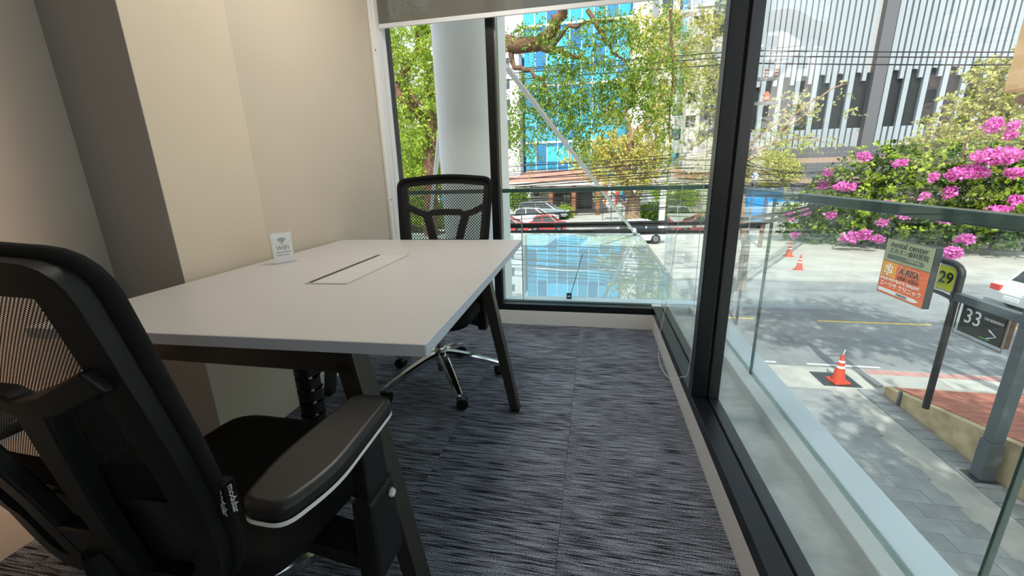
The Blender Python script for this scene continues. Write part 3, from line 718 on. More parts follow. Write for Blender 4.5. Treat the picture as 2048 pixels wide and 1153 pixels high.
for i in range(3):
    for j in range(2):
        bx(8.3+1.05*i, 9.32+1.05*i, 10.30+.27*j, 10.55+.27*j, G+.02, G+.03).build('cover_slab', 'concrete', pv)
# driveway with pavers
dv = structure(bx(.86, 6.62, -6, 11.15, G-.03, G).build('driveway', 'concrete'), 'driveway of grey concrete pavers beside the building')
pm = bx(-.297, .297, -.147, .147, 0, .022).mesh('paver', 'paver')
k = 0
for j in range(22):
    y = 9.75-.30*j
    for i in range(10):
        x = 1.05+.6*i+(.3 if j % 2 else 0)
        a, b_ = max(x-.297, 1.06), min(x+.297, 5.62)
        if b_-a < .1 or x/y > 1.12 or x < y*.33-.2: continue      # only what the photograph can see
        if b_-a > .59: o = link('paver', pm, dv)
        else: o = bx(a-x, b_-x, -.147, .147, 0, .022).build('paver', 'paver', dv)
        o.location = (x, y, G+random.uniform(-.003, .003)); k += 1
for j in range(16):
    bx(6.18, 6.585, 9.7-.32*j, 9.7-.32*j+.305, G, G+.024).build('gutter_slab', 'paver', dv)
gr = structure(bx(5.53, 6.36, 10.1, 10.84, G, G+.006).build('drain_frame', 'steel_grey'), 'square steel drain grate in the driveway')
for i in range(13):
    bx(5.56+.06*i, 5.59+.06*i, 10.13, 10.81, G+.006, G+.02).build('grate_bar', 'steel_grey', gr)
# red tiled ramp with sandy retaining wall
rp_ = thing('tiled_ramp', 'red tiled ramp on a sandy retaining wall beside the driveway', 'ramp', (6.62, 0, G))
def rz_(y): return .20+.2*(9.85-y)
w = MB(); w.add([(0, 9.85, 0), (0, 3.0, 0), (0, 3.0, rz_(3.0)), (0, 9.85, rz_(9.85)), (.2, 9.85, 0), (.2, 3, 0), (.2, 3, rz_(3)), (.2, 9.85, rz_(9.85))],
      [(0, 1, 2, 3), (4, 7, 6, 5), (0, 4, 5, 1), (1, 5, 6, 2), (2, 6, 7, 3), (3, 7, 4, 0)])
w.build('retaining_wall', 'sandstone', rp_)
w = MB(); w.add([(.2, 9.8, 0), (.2, 3.0, 0), (.2, 3.0, rz_(3.0)-.02), (.2, 9.8, rz_(9.8)-.02), (4.2, 9.8, 0), (4.2, 3, 0), (4.2, 3, rz_(3)-.02), (4.2, 9.8, rz_(9.8)-.02)],
      [(0, 1, 2, 3), (4, 7, 6, 5), (0, 4, 5, 1), (1, 5, 6, 2), (2, 6, 7, 3), (3, 7, 4, 0)])
w.build('ramp_body', 'stone_pale', rp_)
tm = bx(-.49, .49, -.062, .062, 0, .035).mesh('ramp_tile', 'red_tile')
for j in range(22):
    y = 9.70-.135*j
    for i in range(4):
        o = link('ramp_tile', tm, rp_); o.location = (.64+.99*i, y, rz_(y)-.02); o.rotation_euler = (R(-11.3), 0, 0)
MB().tube([(-.02, 9.35, 0), (-.02, 9.35, .36)], .035, 8).build('drain_pipe', 'steel_grey', rp_, 40)

# traffic cones
def cone(loc, label, tape=True, s=1.0):
    t = thing('traffic_cone', label, 'traffic cone', loc, .2, 'orange traffic cones'); t.scale = (s, s, s)
    b_ = MB(); pts = rounded([(-.19, -.19), (.19, -.19), (.19, .19), (-.19, .19)], .04, 3); n = len(pts)
    b_.add([(p.x, p.y, 0) for p in pts]+[(p.x*.95, p.y*.95, .035) for p in pts], [tuple(range(n))[::-1], tuple(range(n, 2*n))]+[(i, (i+1) % n, n+(i+1) % n, n+i) for i in range(n)])
    b_.build('base', 'cone_orange', t, 35)
    c = MB().lathe([(.145, .035), (.028, .70), (.020, .705)], 20).build('body', 'cone_orange', t, 40)
    rad = lambda z: .145-(z-.035)*.117/.665
    for a, b2 in ((.36, .42), (.50, .555)):
        MB().lathe([(rad(a)+.003, a), (rad(b2)+.003, b2)], 20, caps=False).build('band', 'cone_band', c, 40)
    if tape: MB().tube([(0, 0, .70), (.02, .0, .78), (.03, 0, .83)], .010, 6).build('tip_stick', 'white_plastic', t)
    return t
cone((5.95, 10.36, G+.02), 'orange traffic cone standing on the drain grate by the ramp')
cone((10.41, 22.95, G-.03), 'orange traffic cone across the street, the nearer of two', False, 1.15)
cone((11.49, 26.8, G-.03), 'orange traffic cone across the street, the farther of two', False, 1.25)

# ================================================================== SIGNS
# beam of text faces the driveway (-x)
def face_text(par, body, size, m_, x, y, z, sx=1.0, align='LEFT', shear=0, space=1.0):
    return text('lettering', body, size, m_, par, (x, y, z), FACE_NX, sx, align, .002, shear, space)
ds = thing('dental_sign', 'two panel clinic sign box, olive above orange, over the driveway', 'sign', (5.9, 0, G))
Zs = lambda z: z-G
bx(.004, .11, 8.36, 9.64, Zs(-1.475), Zs(-.355)).build('housing', 'sign_black', ds, bevel=.008)
u = bx(0, .004, 8.385, 9.615, Zs(-.80), Zs(-.365)).build('upper_panel', 'olive_sign', ds)
l = bx(0, .004, 8.385, 9.615, Zs(-1.465), Zs(-.81)).build('lower_panel', 'orange_sign', ds)
face_text(u, 'dental center', .165, 'print_black', -.002, 9.50, Zs(-.455), 1.12)
face_text(u, 'エカタン歯科医院', .115, 'print_black', -.002, 9.50, Zs(-.585), 1.12)
ar = MB(); ar.prism([(9.52, Zs(-.75)), (9.52, Zs(-.66)), (8.60, Zs(-.66)), (8.52, Zs(-.705)), (8.60, Zs(-.75))], 'x', -.003, -.0005); ar.build('arrow', 'olive_dark', u)
face_text(u, 'PARKING', .075, 'olive_sign', -.005, 8.98, Zs(-.706), 1.1)
bx(-.002, .0, 9.20, 9.61, Zs(-1.11), Zs(-.815)).build('amber_square', 'amber_sign', l)
for k in range(6):                                   # six-petal flower outline
    a = R(90+60*k); pts = []
    for i in range(17):
        q = 2*math.pi*i/16; px_, py_ = .062+.052*math.cos(q), .026*math.sin(q)
        pts.append((-.005, 9.405-(px_*math.cos(a)-py_*math.sin(a)), Zs(-.965)+px_*math.sin(a)+py_*math.cos(a)))
    MB().tube(pts, .006, 5, caps=False).build('petal_outline', 'print_white', l)
face_text(l, 'A-RISA', .20, 'print_white', -.003, 9.138, Zs(-.930), .92, shear=.15)
face_text(l, 'A-RISA', .19, 'print_black', -.0065, 9.12, Zs(-.932), .94, shear=.15)
face_text(l, 'เอริซ่า คลินิก', .115, 'print_black', -.003, 9.14, Zs(-1.065), 1.0)
face_text(l, 'LASER AND PLASTIC SURGERY', .078, 'print_white', -.003, 9.59, Zs(-1.16), 1.0)
face_text(l, 'エーリサ クリニック', .12, 'print_white', -.003, 9.58, Zs(-1.27), 1.02)
ar = MB(); ar.prism([(9.60, Zs(-1.43)), (9.60, Zs(-1.36)), (8.60, Zs(-1.36)), (8.48, Zs(-1.395)), (8.60, Zs(-1.43))], 'x', -.003, -.0005); ar.build('arrow', 'print_white', l)
face_text(l, 'PARKING', .07, 'print_black', -.005, 9.06, Zs(-1.396), 1.0)
# lime number sign on its bent tube post
zb = G+rz_(8.43)+.012
ns = thing('number_post', 'black bent tube post carrying the lime number 29 sign', 'sign', (6.42, 8.43, zb))
Zn = lambda z: z-zb
pa = [(0, 0, 0), (0, 0, Zn(-1.3)), (0, 0, Zn(-.84))]+[(0, .28-.28*math.cos(R(a)), Zn(-.84)+.17*math.sin(R(a))) for a in (20, 45, 70, 90)]+[(0, .50, Zn(-.67)), (0, .60, Zn(-.70))]
MB().tube(pa, .055, 12).build('post', 'sign_black', ns, 60)
MB().tube([(0, 0, Zn(-1.42)), (0, .08, Zn(-1.30)), (0, .3, Zn(-1.27)), (0, .60, Zn(-1.26))], .036, 10).build('lower_arm', 'sign_black', ns, 60)
for z in (-.70, -1.26): MB().tube([(0, .58, Zn(z)), (-.40, .55, Zn(z))], .03, 8).build('side_arm', 'sign_black', ns)
pl = bx(-.04, .05, .06, .44, Zn(-1.20), Zn(-.72)).build('number_box', 'white_plastic', ns, bevel=.006)
bx(-.046, -.04, .065, .435, Zn(-1.17), Zn(-.745)).build('lime_face', 'yellow_sign', pl)
text('lettering', '29', .30, 'print_black', pl, (-.048, .235, Zn(-.955)), FACE_NX, 1.08, 'CENTER', .004)
text('lettering', '29', .30, 'print_black', pl, (-.048, .243, Zn(-.955)), FACE_NX, 1.08, 'CENTER', .004)
# grey gate post with hanging sign 33
gp = thing('gate_post', 'dark grey square post with a top beam beside the driveway', 'post', (6.43, 7.08, G))
bx(-.21, .16, -.16, .17, 0, .03).build('base_plate', 'steel_grey', gp, bevel=.004)
bx(-.105, .105, -.105, .105, .03, .72).build('lower_sleeve', 'post_grey', gp, bevel=.012)
bx(-.085, .085, -.085, .085, .72, 2.95).build('shaft', 'post_grey', gp, bevel=.008)
bx(-.06, .06, -.085, 1.42, 2.70, 2.84).build('beam', 'post_grey', gp, bevel=.008)
hs_ = thing('hanging_sign', 'black sign reading 33 The Residence hung under the grey beam', 'sign', (6.43, 0, G))
bx(-.01, .10, 7.43, 8.24, Zs(-1.80), Zs(-1.315)).build('board', 'sign_charcoal', hs_, bevel=.003)
bx(.0, .10, 7.405, 7.43, Zs(-1.81), Zs(-1.30)).build('edge_strip', 'wood_side', hs_)
bx(-.012, .10, 7.43, 8.24, Zs(-1.315), Zs(-1.295)).build('edge_strip', 'amber_sign', hs_)  # sunlit top edge of the board, its light put into an amber strip
for y in (7.55, 8.12): bx(.03, .07, y-.02, y+.02, Zs(-1.295), Zs(-1.30)+.006).build('hanger', 'steel_grey', hs_); bx(.03, .07, y-.015, y+.015, Zs(-1.296), 2.70).build('hanger', 'post_grey', hs_)
fq = MB(); fq.box(-.03, -.015, 7.36, 8.30, Zs(-1.87), Zs(-1.85)); fq.box(-.03, -.015, 8.285, 8.30, Zs(-1.85), Zs(-1.22)); fq.box(-.03, -.015, 7.36, 7.375, Zs(-1.85), Zs(-1.22)); fq.build('guard_frame', 'steel_grey', hs_)
bd = hs_.children[0]
text('lettering', '33', .36, 'print_white', bd, (-.012, 8.17, Zs(-1.50)), FACE_NX, .95, 'LEFT', .003)
text('lettering', 'THE RESIDENCE', .062, 'print_white', bd, (-.012, 7.80, Zs(-1.43)), FACE_NX, .78, 'LEFT', .002)
MB().tube([(-.014, 7.66, Zs(-1.585)), (-.014, 7.52, Zs(-1.66)), (-.014, 7.66, Zs(-1.735))], .012, 6).build('arrow', 'print_white', bd)
bx(-.013, -.010, 7.62, 7.80, Zs(-1.765), Zs(-1.745)).build('green_mark', 'print_green', bd)
# tan clad box with a spotlight, upper right
tbx = thing('clad_box', 'large tan clad sign box high up over the driveway', 'sign box', (6.70, 7.95, 2.18))
bx(0, .42, 0, 1.0, 0, 2.6).build('box', 'tan_panel', tbx, bevel=.02)
bx(.42, 2.6, .3, .40, 1.2, 1.32).build('bracket', 'post_grey', tbx); bx(-.015, 0, .02, .98, .03, 2.58).build('front_panel', 'tan_panel', tbx); bx(2.50, 2.62, .3, .42, -6.18, 1.4).build('mast', 'post_grey', tbx)
sp = thing('spotlight', 'small grey cylindrical spotlight under the tan box', 'spotlight', (6.92, 8.80, 2.18))
MB().tube([(0, 0, 0), (0, 0, -.14)], .012, 6).build('stem', 'steel_grey', sp); MB().tube([(-.10, 0, -.10), (.16, 0, -.22)], .065, 14).build('can', 'wood_side', sp, 40)

# ================================================================== COLUMN, CANOPY, RODS
cl_ = thing('round_column', 'tall white round column outside the far window', 'column', (-1.165, 4.05, G))
MB().lathe([(.335, .0), (.335, 9.3)], 48).build('shaft', 'white_column', cl_, 40)
MB().lathe([(.342, 4.33), (.342, 4.35)], 48).build('joint_band', 'white_column', cl_, 40)
CZ = -.30
cnp = thing('glass_canopy', 'mirroring glass canopy roof beyond the far balustrade', 'canopy', (0, 0, CZ))
for i, (a, b_) in enumerate(((-6.4, -4.2), (-4.19, -2.0), (-1.99, .99))):
    for c, d in ((4.45, 7.0), (7.01, 9.72)):
        bx(a, b_, c, d, -.03, 0).build('glass_pane', 'canopy_glass', cnp)
bx(.99, 1.04, 3.6, 9.78, -.16, .015).build('edge_beam', 'rod', cnp); bx(-6.4, .99, 9.72, 9.78, -.16, .015).build('edge_beam', 'rod', cnp)
bx(-6.4, .99, 3.6, 4.45, -.05, -.005).build('back_gutter', 'stone_pale', cnp)
for x in (-4.195, -1.995): bx(x-.03, x+.03, 4.45, 9.72, -.18, -.03).build('rib', 'rod', cnp)
for x in (.7, -5.8): MB().tube([(x, 9.5, CZ*-1-4.0+.0), (x, 9.5, -.05)], .06, 10).build('support', 'rod', cnp, 40)
rod1 = MB().tube([at(1012, 133, 4.55), Vector((.93, 9.62, CZ+.03))], .030, 12).build('tie_rod', 'rod', None, 40); tag(rod1, 'pale steel tie rod sloping down right of the column', 'rod')
MB().tube([Vector((.87, 9.38, CZ+.14)), Vector((.93, 9.62, CZ+.03))], .05, 12).build('end_fork', 'rod', rod1, 40)
rod2 = MB().tube([at(880, 268, 4.55), Vector((-4.05, 9.6, CZ+.03))], .030, 12).build('tie_rod', 'rod', None, 40); tag(rod2, 'pale steel tie rod sloping down left of the column', 'rod')
jb = thing('junction_box', 'small black box with a cord on the far ledge', 'box', (-.18, 3.18, .10))
bx(-.02, .02, -.012, .012, 0, .045).build('box', 'plastic_black', jb, bevel=.003); bx(-.012, .012, -.0135, -.012, .018, .030).build('label_plate', 'print_white', jb)
MB().tube([(.015, 0, .045), (.03, .0, .10), (.10, .03, .36)], .0025, 5).build('cord', 'cable', jb)

# ================================================================== BUILDINGS
fb = thing('fin_building', 'tall building clad in pale metal fins with slit windows', 'building', (0, 45, G))
FX0, SP = 13.6, .475; nF = 50
bx(FX0-.3, FX0+SP*nF+6, .30, 14, 0, 30).build('body', 'facade_dark', fb)
bx(23.62, 24.55, -.35, .3, 0, 30).build('dark_column', 'facade_col', fb)
zl, zu1, zu2 = 4.45-G, 9.05-G, 8.35-G
fin_a = bx(-.155, .155, 0, .30, 0, zl).mesh('fin', 'fin_metal'); fin_b = bx(-.155, .155, 0, .30, zu1, 30).mesh('fin', 'fin_metal'); fin_c = bx(-.155, .155, 0, .30, zu2, 30).mesh('fin', 'fin_metal')
fin_full = bx(-.19, .19, 0, .32, 0, 30).mesh('fin', 'fin_metal')
for i in range(nF):
    x = FX0+SP*i
    if 23.3 < x < 24.85: continue
    if i % 3 == 0: link('fin', fin_full, fb).location = (x, 0, 0)
    else:
        link('fin', fin_a, fb).location = (x, 0, 0); link('fin', fin_b if i % 3 == 1 else fin_c, fb).location = (x, 0, 0)
bx(FX0-.3, FX0+SP*nF, .26, .31, zl-.25, zl).build('sill_band', 'fin_metal', fb)
sm_ = bx(FX0, FX0+SP*nF, .285, .30, 0, zl).build('back_sheet', 'grey_wall', fb); bx(FX0, FX0+SP*nF, .285, .30, zu1, 30).build('back_sheet', 'grey_wall', fb)
gb = thing('blue_glass_tower', 'blue mirrored glass office tower behind the trees', 'building', (0, 75, G))
bx(-12.2, 4.9, .1, 16, 0, 34).build('body', 'blue_glass_deep', gb)
for i in range(9):
    for j in range(11):
        x0 = -12.2+1.9*i; z0b = 1.2+3.0*j
        pm_ = 'blue_glass' if (i+j*2) % 5 else 'blue_glass_deep'
        bx(x0+.05, x0+1.85, -.02, .1, z0b+.05, z0b+2.55).build('glass_panel', pm_, gb)
    if i: bx(-12.2+1.9*i-.05, -12.2+1.9*i+.05, -.06, .1, 0, 34).build('fin', 'white_wall', gb)
for z in (10.5, 19.5, 28.5): bx(-12.3, 5.0, -.10, .1, z-.15, z+.15).build('band', 'white_wall', gb)
def block(name, label, x0, x1, y, d, h, m_, wins=None):
    t = thing(name, label, 'building', ((x0+x1)/2, y, G)); w_ = (x1-x0)/2
    bx(-w_, w_, 0, d, 0, h).build('wall', m_, t)
    if wins:
        nx, nz, z0w = wins
        for i in range(nx):
            for j in range(nz):
                cx = -w_+(i+.5)*2*w_/nx; zz = z0w+3.1*j
                if zz+1.6 > h: continue
                f = bx(cx-.75, cx+.75, -.04, 0, zz-.1, zz+1.6).build('window', 'white_wall', t); bx(cx-.65, cx+.65, -.06, -.02, zz, zz+1.5).build('window_glass', 'window_dark', f)
    bx(-w_-.15, w_+.15, -.15, d+.1, h, h+.35).build('parapet', m_, t)
    return t
block('white_building', 'white block left of the blue glass tower', -30, -12.6, 72, 14, 24, 'white_wall', (4, 6, 9.5))
block('white_building', 'white stair tower right of the blue glass tower', 5.0, 10.5, 70, 12, 31, 'white_wall')
block('grey_building', 'grey concrete block behind the yellow leafed tree', 7.4, 11.6, 62, 8, 30, 'grey_wall', (2, 7, 6))
block('white_building', 'white block behind the fin building edge', 11.8, 22, 66, 10, 26, 'white_wall', (4, 6, 8))
block('pink_building', 'pale pink building seen through the left window', -52, -32, 62, 12, 26, 'pink_wall', (5, 6, 6))
# entrance porch
ph = thing('entrance_porch', 'brown roofed entrance porch behind the parked cars', 'porch', (-5.2, 56, G))
MB().add([(-6, -3, 4.2), (6.5, -3, 4.2), (6.5, 5, 4.2), (-6, 5, 4.2), (-3.5, -1, 5.6), (4.2, -1, 5.6), (4.2, 4, 5.6), (-3.5, 4, 5.6)], [(0, 3, 2, 1), (4, 5, 6, 7), (0, 1, 5, 4), (1, 2, 6, 5), (2, 3, 7, 6), (3, 0, 4, 7)]).build('roof', 'brown_roof', ph)
bx(-6.1, 6.6, -3.1, 5.1, 3.7, 4.2).build('fascia', 'stone_pale', ph)
for x in (-3.2, -.3, 2.6, 5.6): bx(x-.25, x+.25, -2.6, -2.1, 0, 3.7).build('post', 'stone_pale' if x < -2 else 'brown_post', ph)
bx(-9, 8, 6, 7, 0, 4.6).build('back_wall', 'grey_wall', ph)
for i in range(6): bx(-1.6+1.1*i, -.6+1.1*i, 5.9, 6, .1, 2.9).build('door_panel', 'window_dark' if i % 3 else 'brown_post', ph)
bx(-16, -3.5, 5.5, 6, 0, 3.0).build('side_wall', 'grey_wall', ph)
for i in range(2): bx(.75+.5*i, 1.1+.5*i, 5.86, 5.9, 1.4, 2.1).build('notice', 'print_white', ph)
bp_ = thing('roof_terrace', 'grey tiled low roof left of the entrance porch', 'roof', (-15, 60, G))
bx(-9, 9, 0, 8, 0, 4.4).build('wall', 'stone_pale', bp_); bx(-9.3, 9.3, -.4, 8.3, 4.4, 4.9).build('roof_edge', 'brown_roof', bp_)
bx(-8, -3, -.05, 0, .3, 3.2).build('gate', 'truck_blue', bp_)

# dark board wall and cable run behind the flowers
dw = thing('board_wall', 'dark weathered board wall under the fin building', 'wall', (15.2, 41, G))
for i in range(16): bx(-2.0, 12.0, 0, .25+.03*(i % 3), .42*i, .42*i+.39).build('board', 'porcelain' if i % 4 == 1 else 'facade_col', dw)
# low wall across the street
lw_ = thing('garden_wall', 'pale low wall under the pink flowering shrub', 'wall', (0, 0, G))
A1, B1 = Vector((13.6, 36.5)), Vector((31, 24.6)); dr = (B1-A1); 
for i in range(14):
    a, b_ = A1+dr*(i/14), A1+dr*((i+.96)/14); nn_ = Vector((dr.y, -dr.x)).normalized()*.22
    MB().hexa([(*a, 0), (*b_, 0), (*(b_-nn_), 0), (*(a-nn_), 0)], [(*a, 2.5), (*b_, 2.5), (*(b_-nn_), 2.5), (*(a-nn_), 2.5)]).build('wall_panel', 'stone_pale' if i % 2 else 'concrete', lw_)

# ================================================================== CARS
def car(label, m_, loc, rz, L_=4.4, H_=1.5, W_=1.78, suv=False, taillamps=False):
    t = thing('car', label, 'car', loc, rz); w = W_/2; k = H_/1.5; s = L_/4.4
    prof = [(-2.15, .28), (-2.2, .62), (-2.1, .92), (-1.55, .96), (1.0, .95), (1.9, .82), (2.18, .62), (2.15, .28), (1.75, .26), (1.65, .5), (1.35, .6), (1.05, .5), (.95, .24), (-.95, .24), (-1.05, .5), (-1.35, .6), (-1.65, .5), (-1.75, .26)]
    if suv: prof[2] = (-2.15, 1.0); prof[3] = (-1.7, 1.02)
    b_ = MB().prism([(x*s, z*k) for x, z in prof], 'y', -w, w).build('body', m_, t, bevel=.07, segs=3)
    rr = -1.95 if suv else -1.45
    cb = [(rr*s-.2, .9*k), (rr*s+.05, 1.36*k), (rr*s+.5, 1.47*k), (.25*s, 1.47*k), (1.15*s, .9*k)]
    def cabin(pr, w0, w1, z0c, z1c):
        g = MB(); n = len(pr); vs_ = []
        for sgn in (-1, 1):
            for x, z in pr: vs_.append((x, sgn*(w0+(w1-w0)*(z-z0c)/(z1c-z0c)), z))
        return g.add(vs_, [tuple(range(n)), tuple(range(n, 2*n))[::-1]]+[(i, (i+1) % n, n+(i+1) % n, n+i) for i in range(n)])
    cabin(cb, w*.96, w*.74, .9*k, 1.47*k).build('windows', 'car_glass', t, bevel=.03)
    rf = [(rr*s+.05, 1.37*k), (rr*s+.45, 1.475*k), (.28*s, 1.475*k), (.42*s, 1.40*k), (.25*s, 1.5*k), (rr*s+.5, 1.52*k), (rr*s, 1.40*k)]
    MB().prism(rf, 'y', -w*.77, w*.77).build('roof', m_, t, bevel=.02)
    for sgn in (-1, 1):
        for x0, x1 in ((.30*s, 1.12*s), (-.55*s, -.5*s), (rr*s+.03, rr*s-.17)):
            MB().tube([(x0, sgn*w*.765, 1.46*k if x0 < x1 or x0 < 0 else 1.46*k), (x1, sgn*w*.965, .93*k)], .045, 6).build('pillar', m_, t)
    for x in (-1.35*s, 1.35*s):
        for sgn in (-1, 1):
            wh = MB().lathe([(.325*k, sgn*(w-.20)), (.325*k, sgn*(w-.01))], 22, (x, 0, .325*k), 'y').build('wheel', 'tyre', t, 40)
            MB().lathe([(.20*k, sgn*(w-.02)), (.18*k, sgn*(w+.006))], 14, (x, 0, .325*k), 'y').build('rim', 'steel_grey', wh, 40)
    for sgn in (-1, 1):
        bx(-2.22*s, -2.12*s, sgn*(w*.7)-.17, sgn*(w*.7)+.17, .68*k, .86*k).build('tail_lamp', 'tail_red', t)
        bx(2.06*s, 2.19*s, sgn*(w*.68)-.18, sgn*(w*.68)+.18, .60*k, .76*k).build('head_lamp', 'print_white', t)
    bx(-2.215*s, -2.19*s, -.26, .26, .42*k, .54*k).build('number_plate', 'print_white', t)
    return t
GF = G-.03
car('silver blue hatchback parked in front of the entrance porch', 'car_silver', (-5.9, 48.8, GF), R(-4), 5.9, 2.05, 2.3, True)
car('white saloon parked in front of the silver blue hatchback', 'car_white', (-6.3, 43.4, GF), R(-4), 5.2, 1.75, 2.0)
car('bright red car at the left end behind the black cables', 'car_red', (-7.9, 37.2, GF), R(2), 4.2, 1.5)
car('dark red car right of the bright red one', 'car_red', (-4.2, 38.4, GF), R(-2), 3.6, 1.45)
car('white van far behind under the porch', 'car_white', (-9.6, 60.2, GF+2.2), R(0), 4.6, 1.9, 1.9, True)
car('white car with red tail lamps at the right edge of the street', 'car_white', (16.4, 16.6, G), R(3), 4.5, 1.55)
car('white hatchback beside the right edge of the canopy', 'car_white', (3.0, 31.5, GF), R(200), 4.0, 1.7, 1.8)
bpf = thing('car_platform', 'raised grey parking deck under the far white van', 'deck', (-9.6, 60.2, GF)); bx(-3.4, 3.4, -.9, .0, 0, 2.19).build('deck_front', 'grey_wall', bpf); bx(-3.4, 3.4, .0, 1.1, 1.9, 2.2).build('deck_top', 'grey_wall', bpf)
# blue truck and lamp near the mullion
bt = thing('blue_truck', 'bright blue box truck parked behind the street lamp', 'truck', (14.4, 39.6, GF))
bx(-1.6, 1.4, -1.0, 1.0, .75, 2.7).build('cargo_box', 'truck_blue', bt, bevel=.06); bx(1.45, 2.9, -.95, .95, .55, 2.3).build('cab', 'truck_blue', bt, bevel=.15); bx(2.0, 2.93, -.85, .85, 1.4, 2.1).build('windscreen', 'car_glass', bt)
bx(-1.6, 2.8, -.9, .9, .4, .75).build('chassis', 'tyre', bt)
for x in (-1.0, 2.2):
    for sgn in (-1, 1): MB().lathe([(.4, sgn*.7), (.4, sgn*1.0)], 16, (x, 0, .4), 'y').build('wheel', 'tyre', bt, 40)
p = at(1510, 350, 14.2)
sl = thing('street_lamp', 'white globe street lamp right of the mullion', 'street lamp', (p.x, p.y, G))
MB().tube([(0, 0, 0), (0, 0, p.z-G-.3)], [.045, .035], 10).build('pole', 'steel_grey', sl, 40); MB().lathe([(.09, p.z-G-.32), (.13, p.z-G-.22), (.06, p.z-G-.18)], 14).build('collar', 'steel_grey', sl, 40)
MB().lathe([(.05, p.z-G-.2), (.15, p.z-G-.12), (.18, p.z-G), (.14, p.z-G+.11), (.03, p.z-G+.17)], 18).build('globe', 'acrylic', sl, 60); MB().lathe([(.08, p.z-G-.16), (.10, p.z-G), (.04, p.z-G+.10)], 12).build('reflector', 'chrome', sl, 60)
# utility pole with crossarms (behind the mullion) and the cable runs along the street
up_ = thing('utility_pole', 'concrete utility pole with insulator crossarms behind the mullion', 'utility pole', (3.42, 12.0, G))
MB().tube([(0, 0, 0), (0, 0, 9.4)], [.17, .12], 10).build('pole', 'grey_wall', up_, 40)
for z, x1 in ((7.15, .86), (6.60, .95)): bx(-.5, x1, -.05, .05, z, z+.07).build('crossarm', 'steel_grey', up_)
for x in (.38, .62, .84): MB().lathe([(.03, 7.22), (.055, 7.25), (.03, 7.29), (.06, 7.32), (.03, 7.36), (.05, 7.39), (.02, 7.43)], 12, (x, 0, 0)).build('insulator', 'porcelain', up_, 40)
MB().lathe([(.03, 6.67), (.09, 6.71), (.06, 6.78), (.08, 6.83), (.03, 6.90)], 12, (.68, 0, 0)).build('fuse_pot', 'terracotta', up_, 40)
MB().tube([(.10, 0, 7.5), (.30, 0, 7.86), (.45, 0, 7.92)], [.05, .06, .05], 8).build('bracket', 'stone_pale', up_, 40)
def sag(a, b_, s, n=14): return [Vector(a).lerp(Vector(b_), i/n)-Vector((0, 0, s*4*(i/n)*(1-i/n))) for i in range(n+1)]
cab = []
for z, y, r, s, wd in ((3.86, 12.0, .014, .12, 'uppermost'), (3.74, 12.0, .014, .10, 'middle'), (3.58, 12.0, .016, .10, 'lowest')):
    cab.append((('overhead_cable', sag((3.42, y, z), (22, y+1.2, z-.9), s), r), wd+' of three thin cables crossing the fin building'))
    cab.append((('overhead_cable', sag((3.42, y, z), (-20, y+.3, z+.4), s), r), wd+' of three thin cables behind the feathery tree'))
g_ = random.Random(3)
for i in range(26):
    z = .15+1.45*i/25+g_.uniform(-.04, .04)
    cab.append((('overhead_cable', sag((3.42, 12.0, z), (-22, 12.4, z+g_.uniform(-.5, .4)), g_.uniform(.1, .55)), g_.choice((.007, .010, .013))), 'black telephone cable in the middle run left of the pole'))
for i in range(20):
    z = .35+1.25*i/19+g_.uniform(-.04, .04)
    cab.append((('overhead_cable', sag((3.42, 12.0, z), (19.5, 38+g_.uniform(-.5, .5), z-.3+g_.uniform(-1.3, .9)), g_.uniform(.1, .9)), g_.choice((.008, .011, .015))), 'black telephone cable in the middle run right of the pole'))
for i in range(9):
    z = -.245-.045*(i % 3)-(.22 if i >= 3 else 0)-(.02*(i//6))
    cab.append((('overhead_cable', sag((3.42, 12.0+.05*(i % 2), z), (-22, 12.3, z-.12), .10), .030 if i % 3 else .036), 'thick black trunk cable in the low bundle across the view'))
    cab.append((('overhead_cable', sag((3.42, 12.0+.05*(i % 2), z), (19.5, 38, z-.6), .3), .026), 'thick black trunk cable in the low bundle right of the pole'))
for (nm, pth, r), lab in cab:
    tag(MB().tube(pth, r, 5).build(nm, 'cable', None, 60), lab, 'cable', lab)

# ================================================================== PLANTS
def tree(name, label, loc, group='trees around the street'): return thing(name, label, 'tree', loc, 0, group)
def foliage(parent, m_, blobs, dens, lens, nl, ll, lw, droop, seed, name='foliage', spread=1.0):
    org = Vector(parent.location)
    pts = blob_points(blobs, dens, seed)-np.array(org)
    o = link(name, leaf_mesh(name, m_, pts, lens, nl, ll, lw, droop, seed+1, spread), parent); o['kind'] = 'stuff'; return o
def px_blobs(lst, s=1.0, dy=1.0):      # (x, y, rx, ry, Y) in the photograph's frame -> ellipsoids at depth Y
    out = []
    for x, y, rx, ry, Y in lst:
        k = Y/FPX*1.02; out.append((at(x, y, Y), (rx*k*s, max(rx, ry)*k*.7*dy, ry*k*s)))
    return out
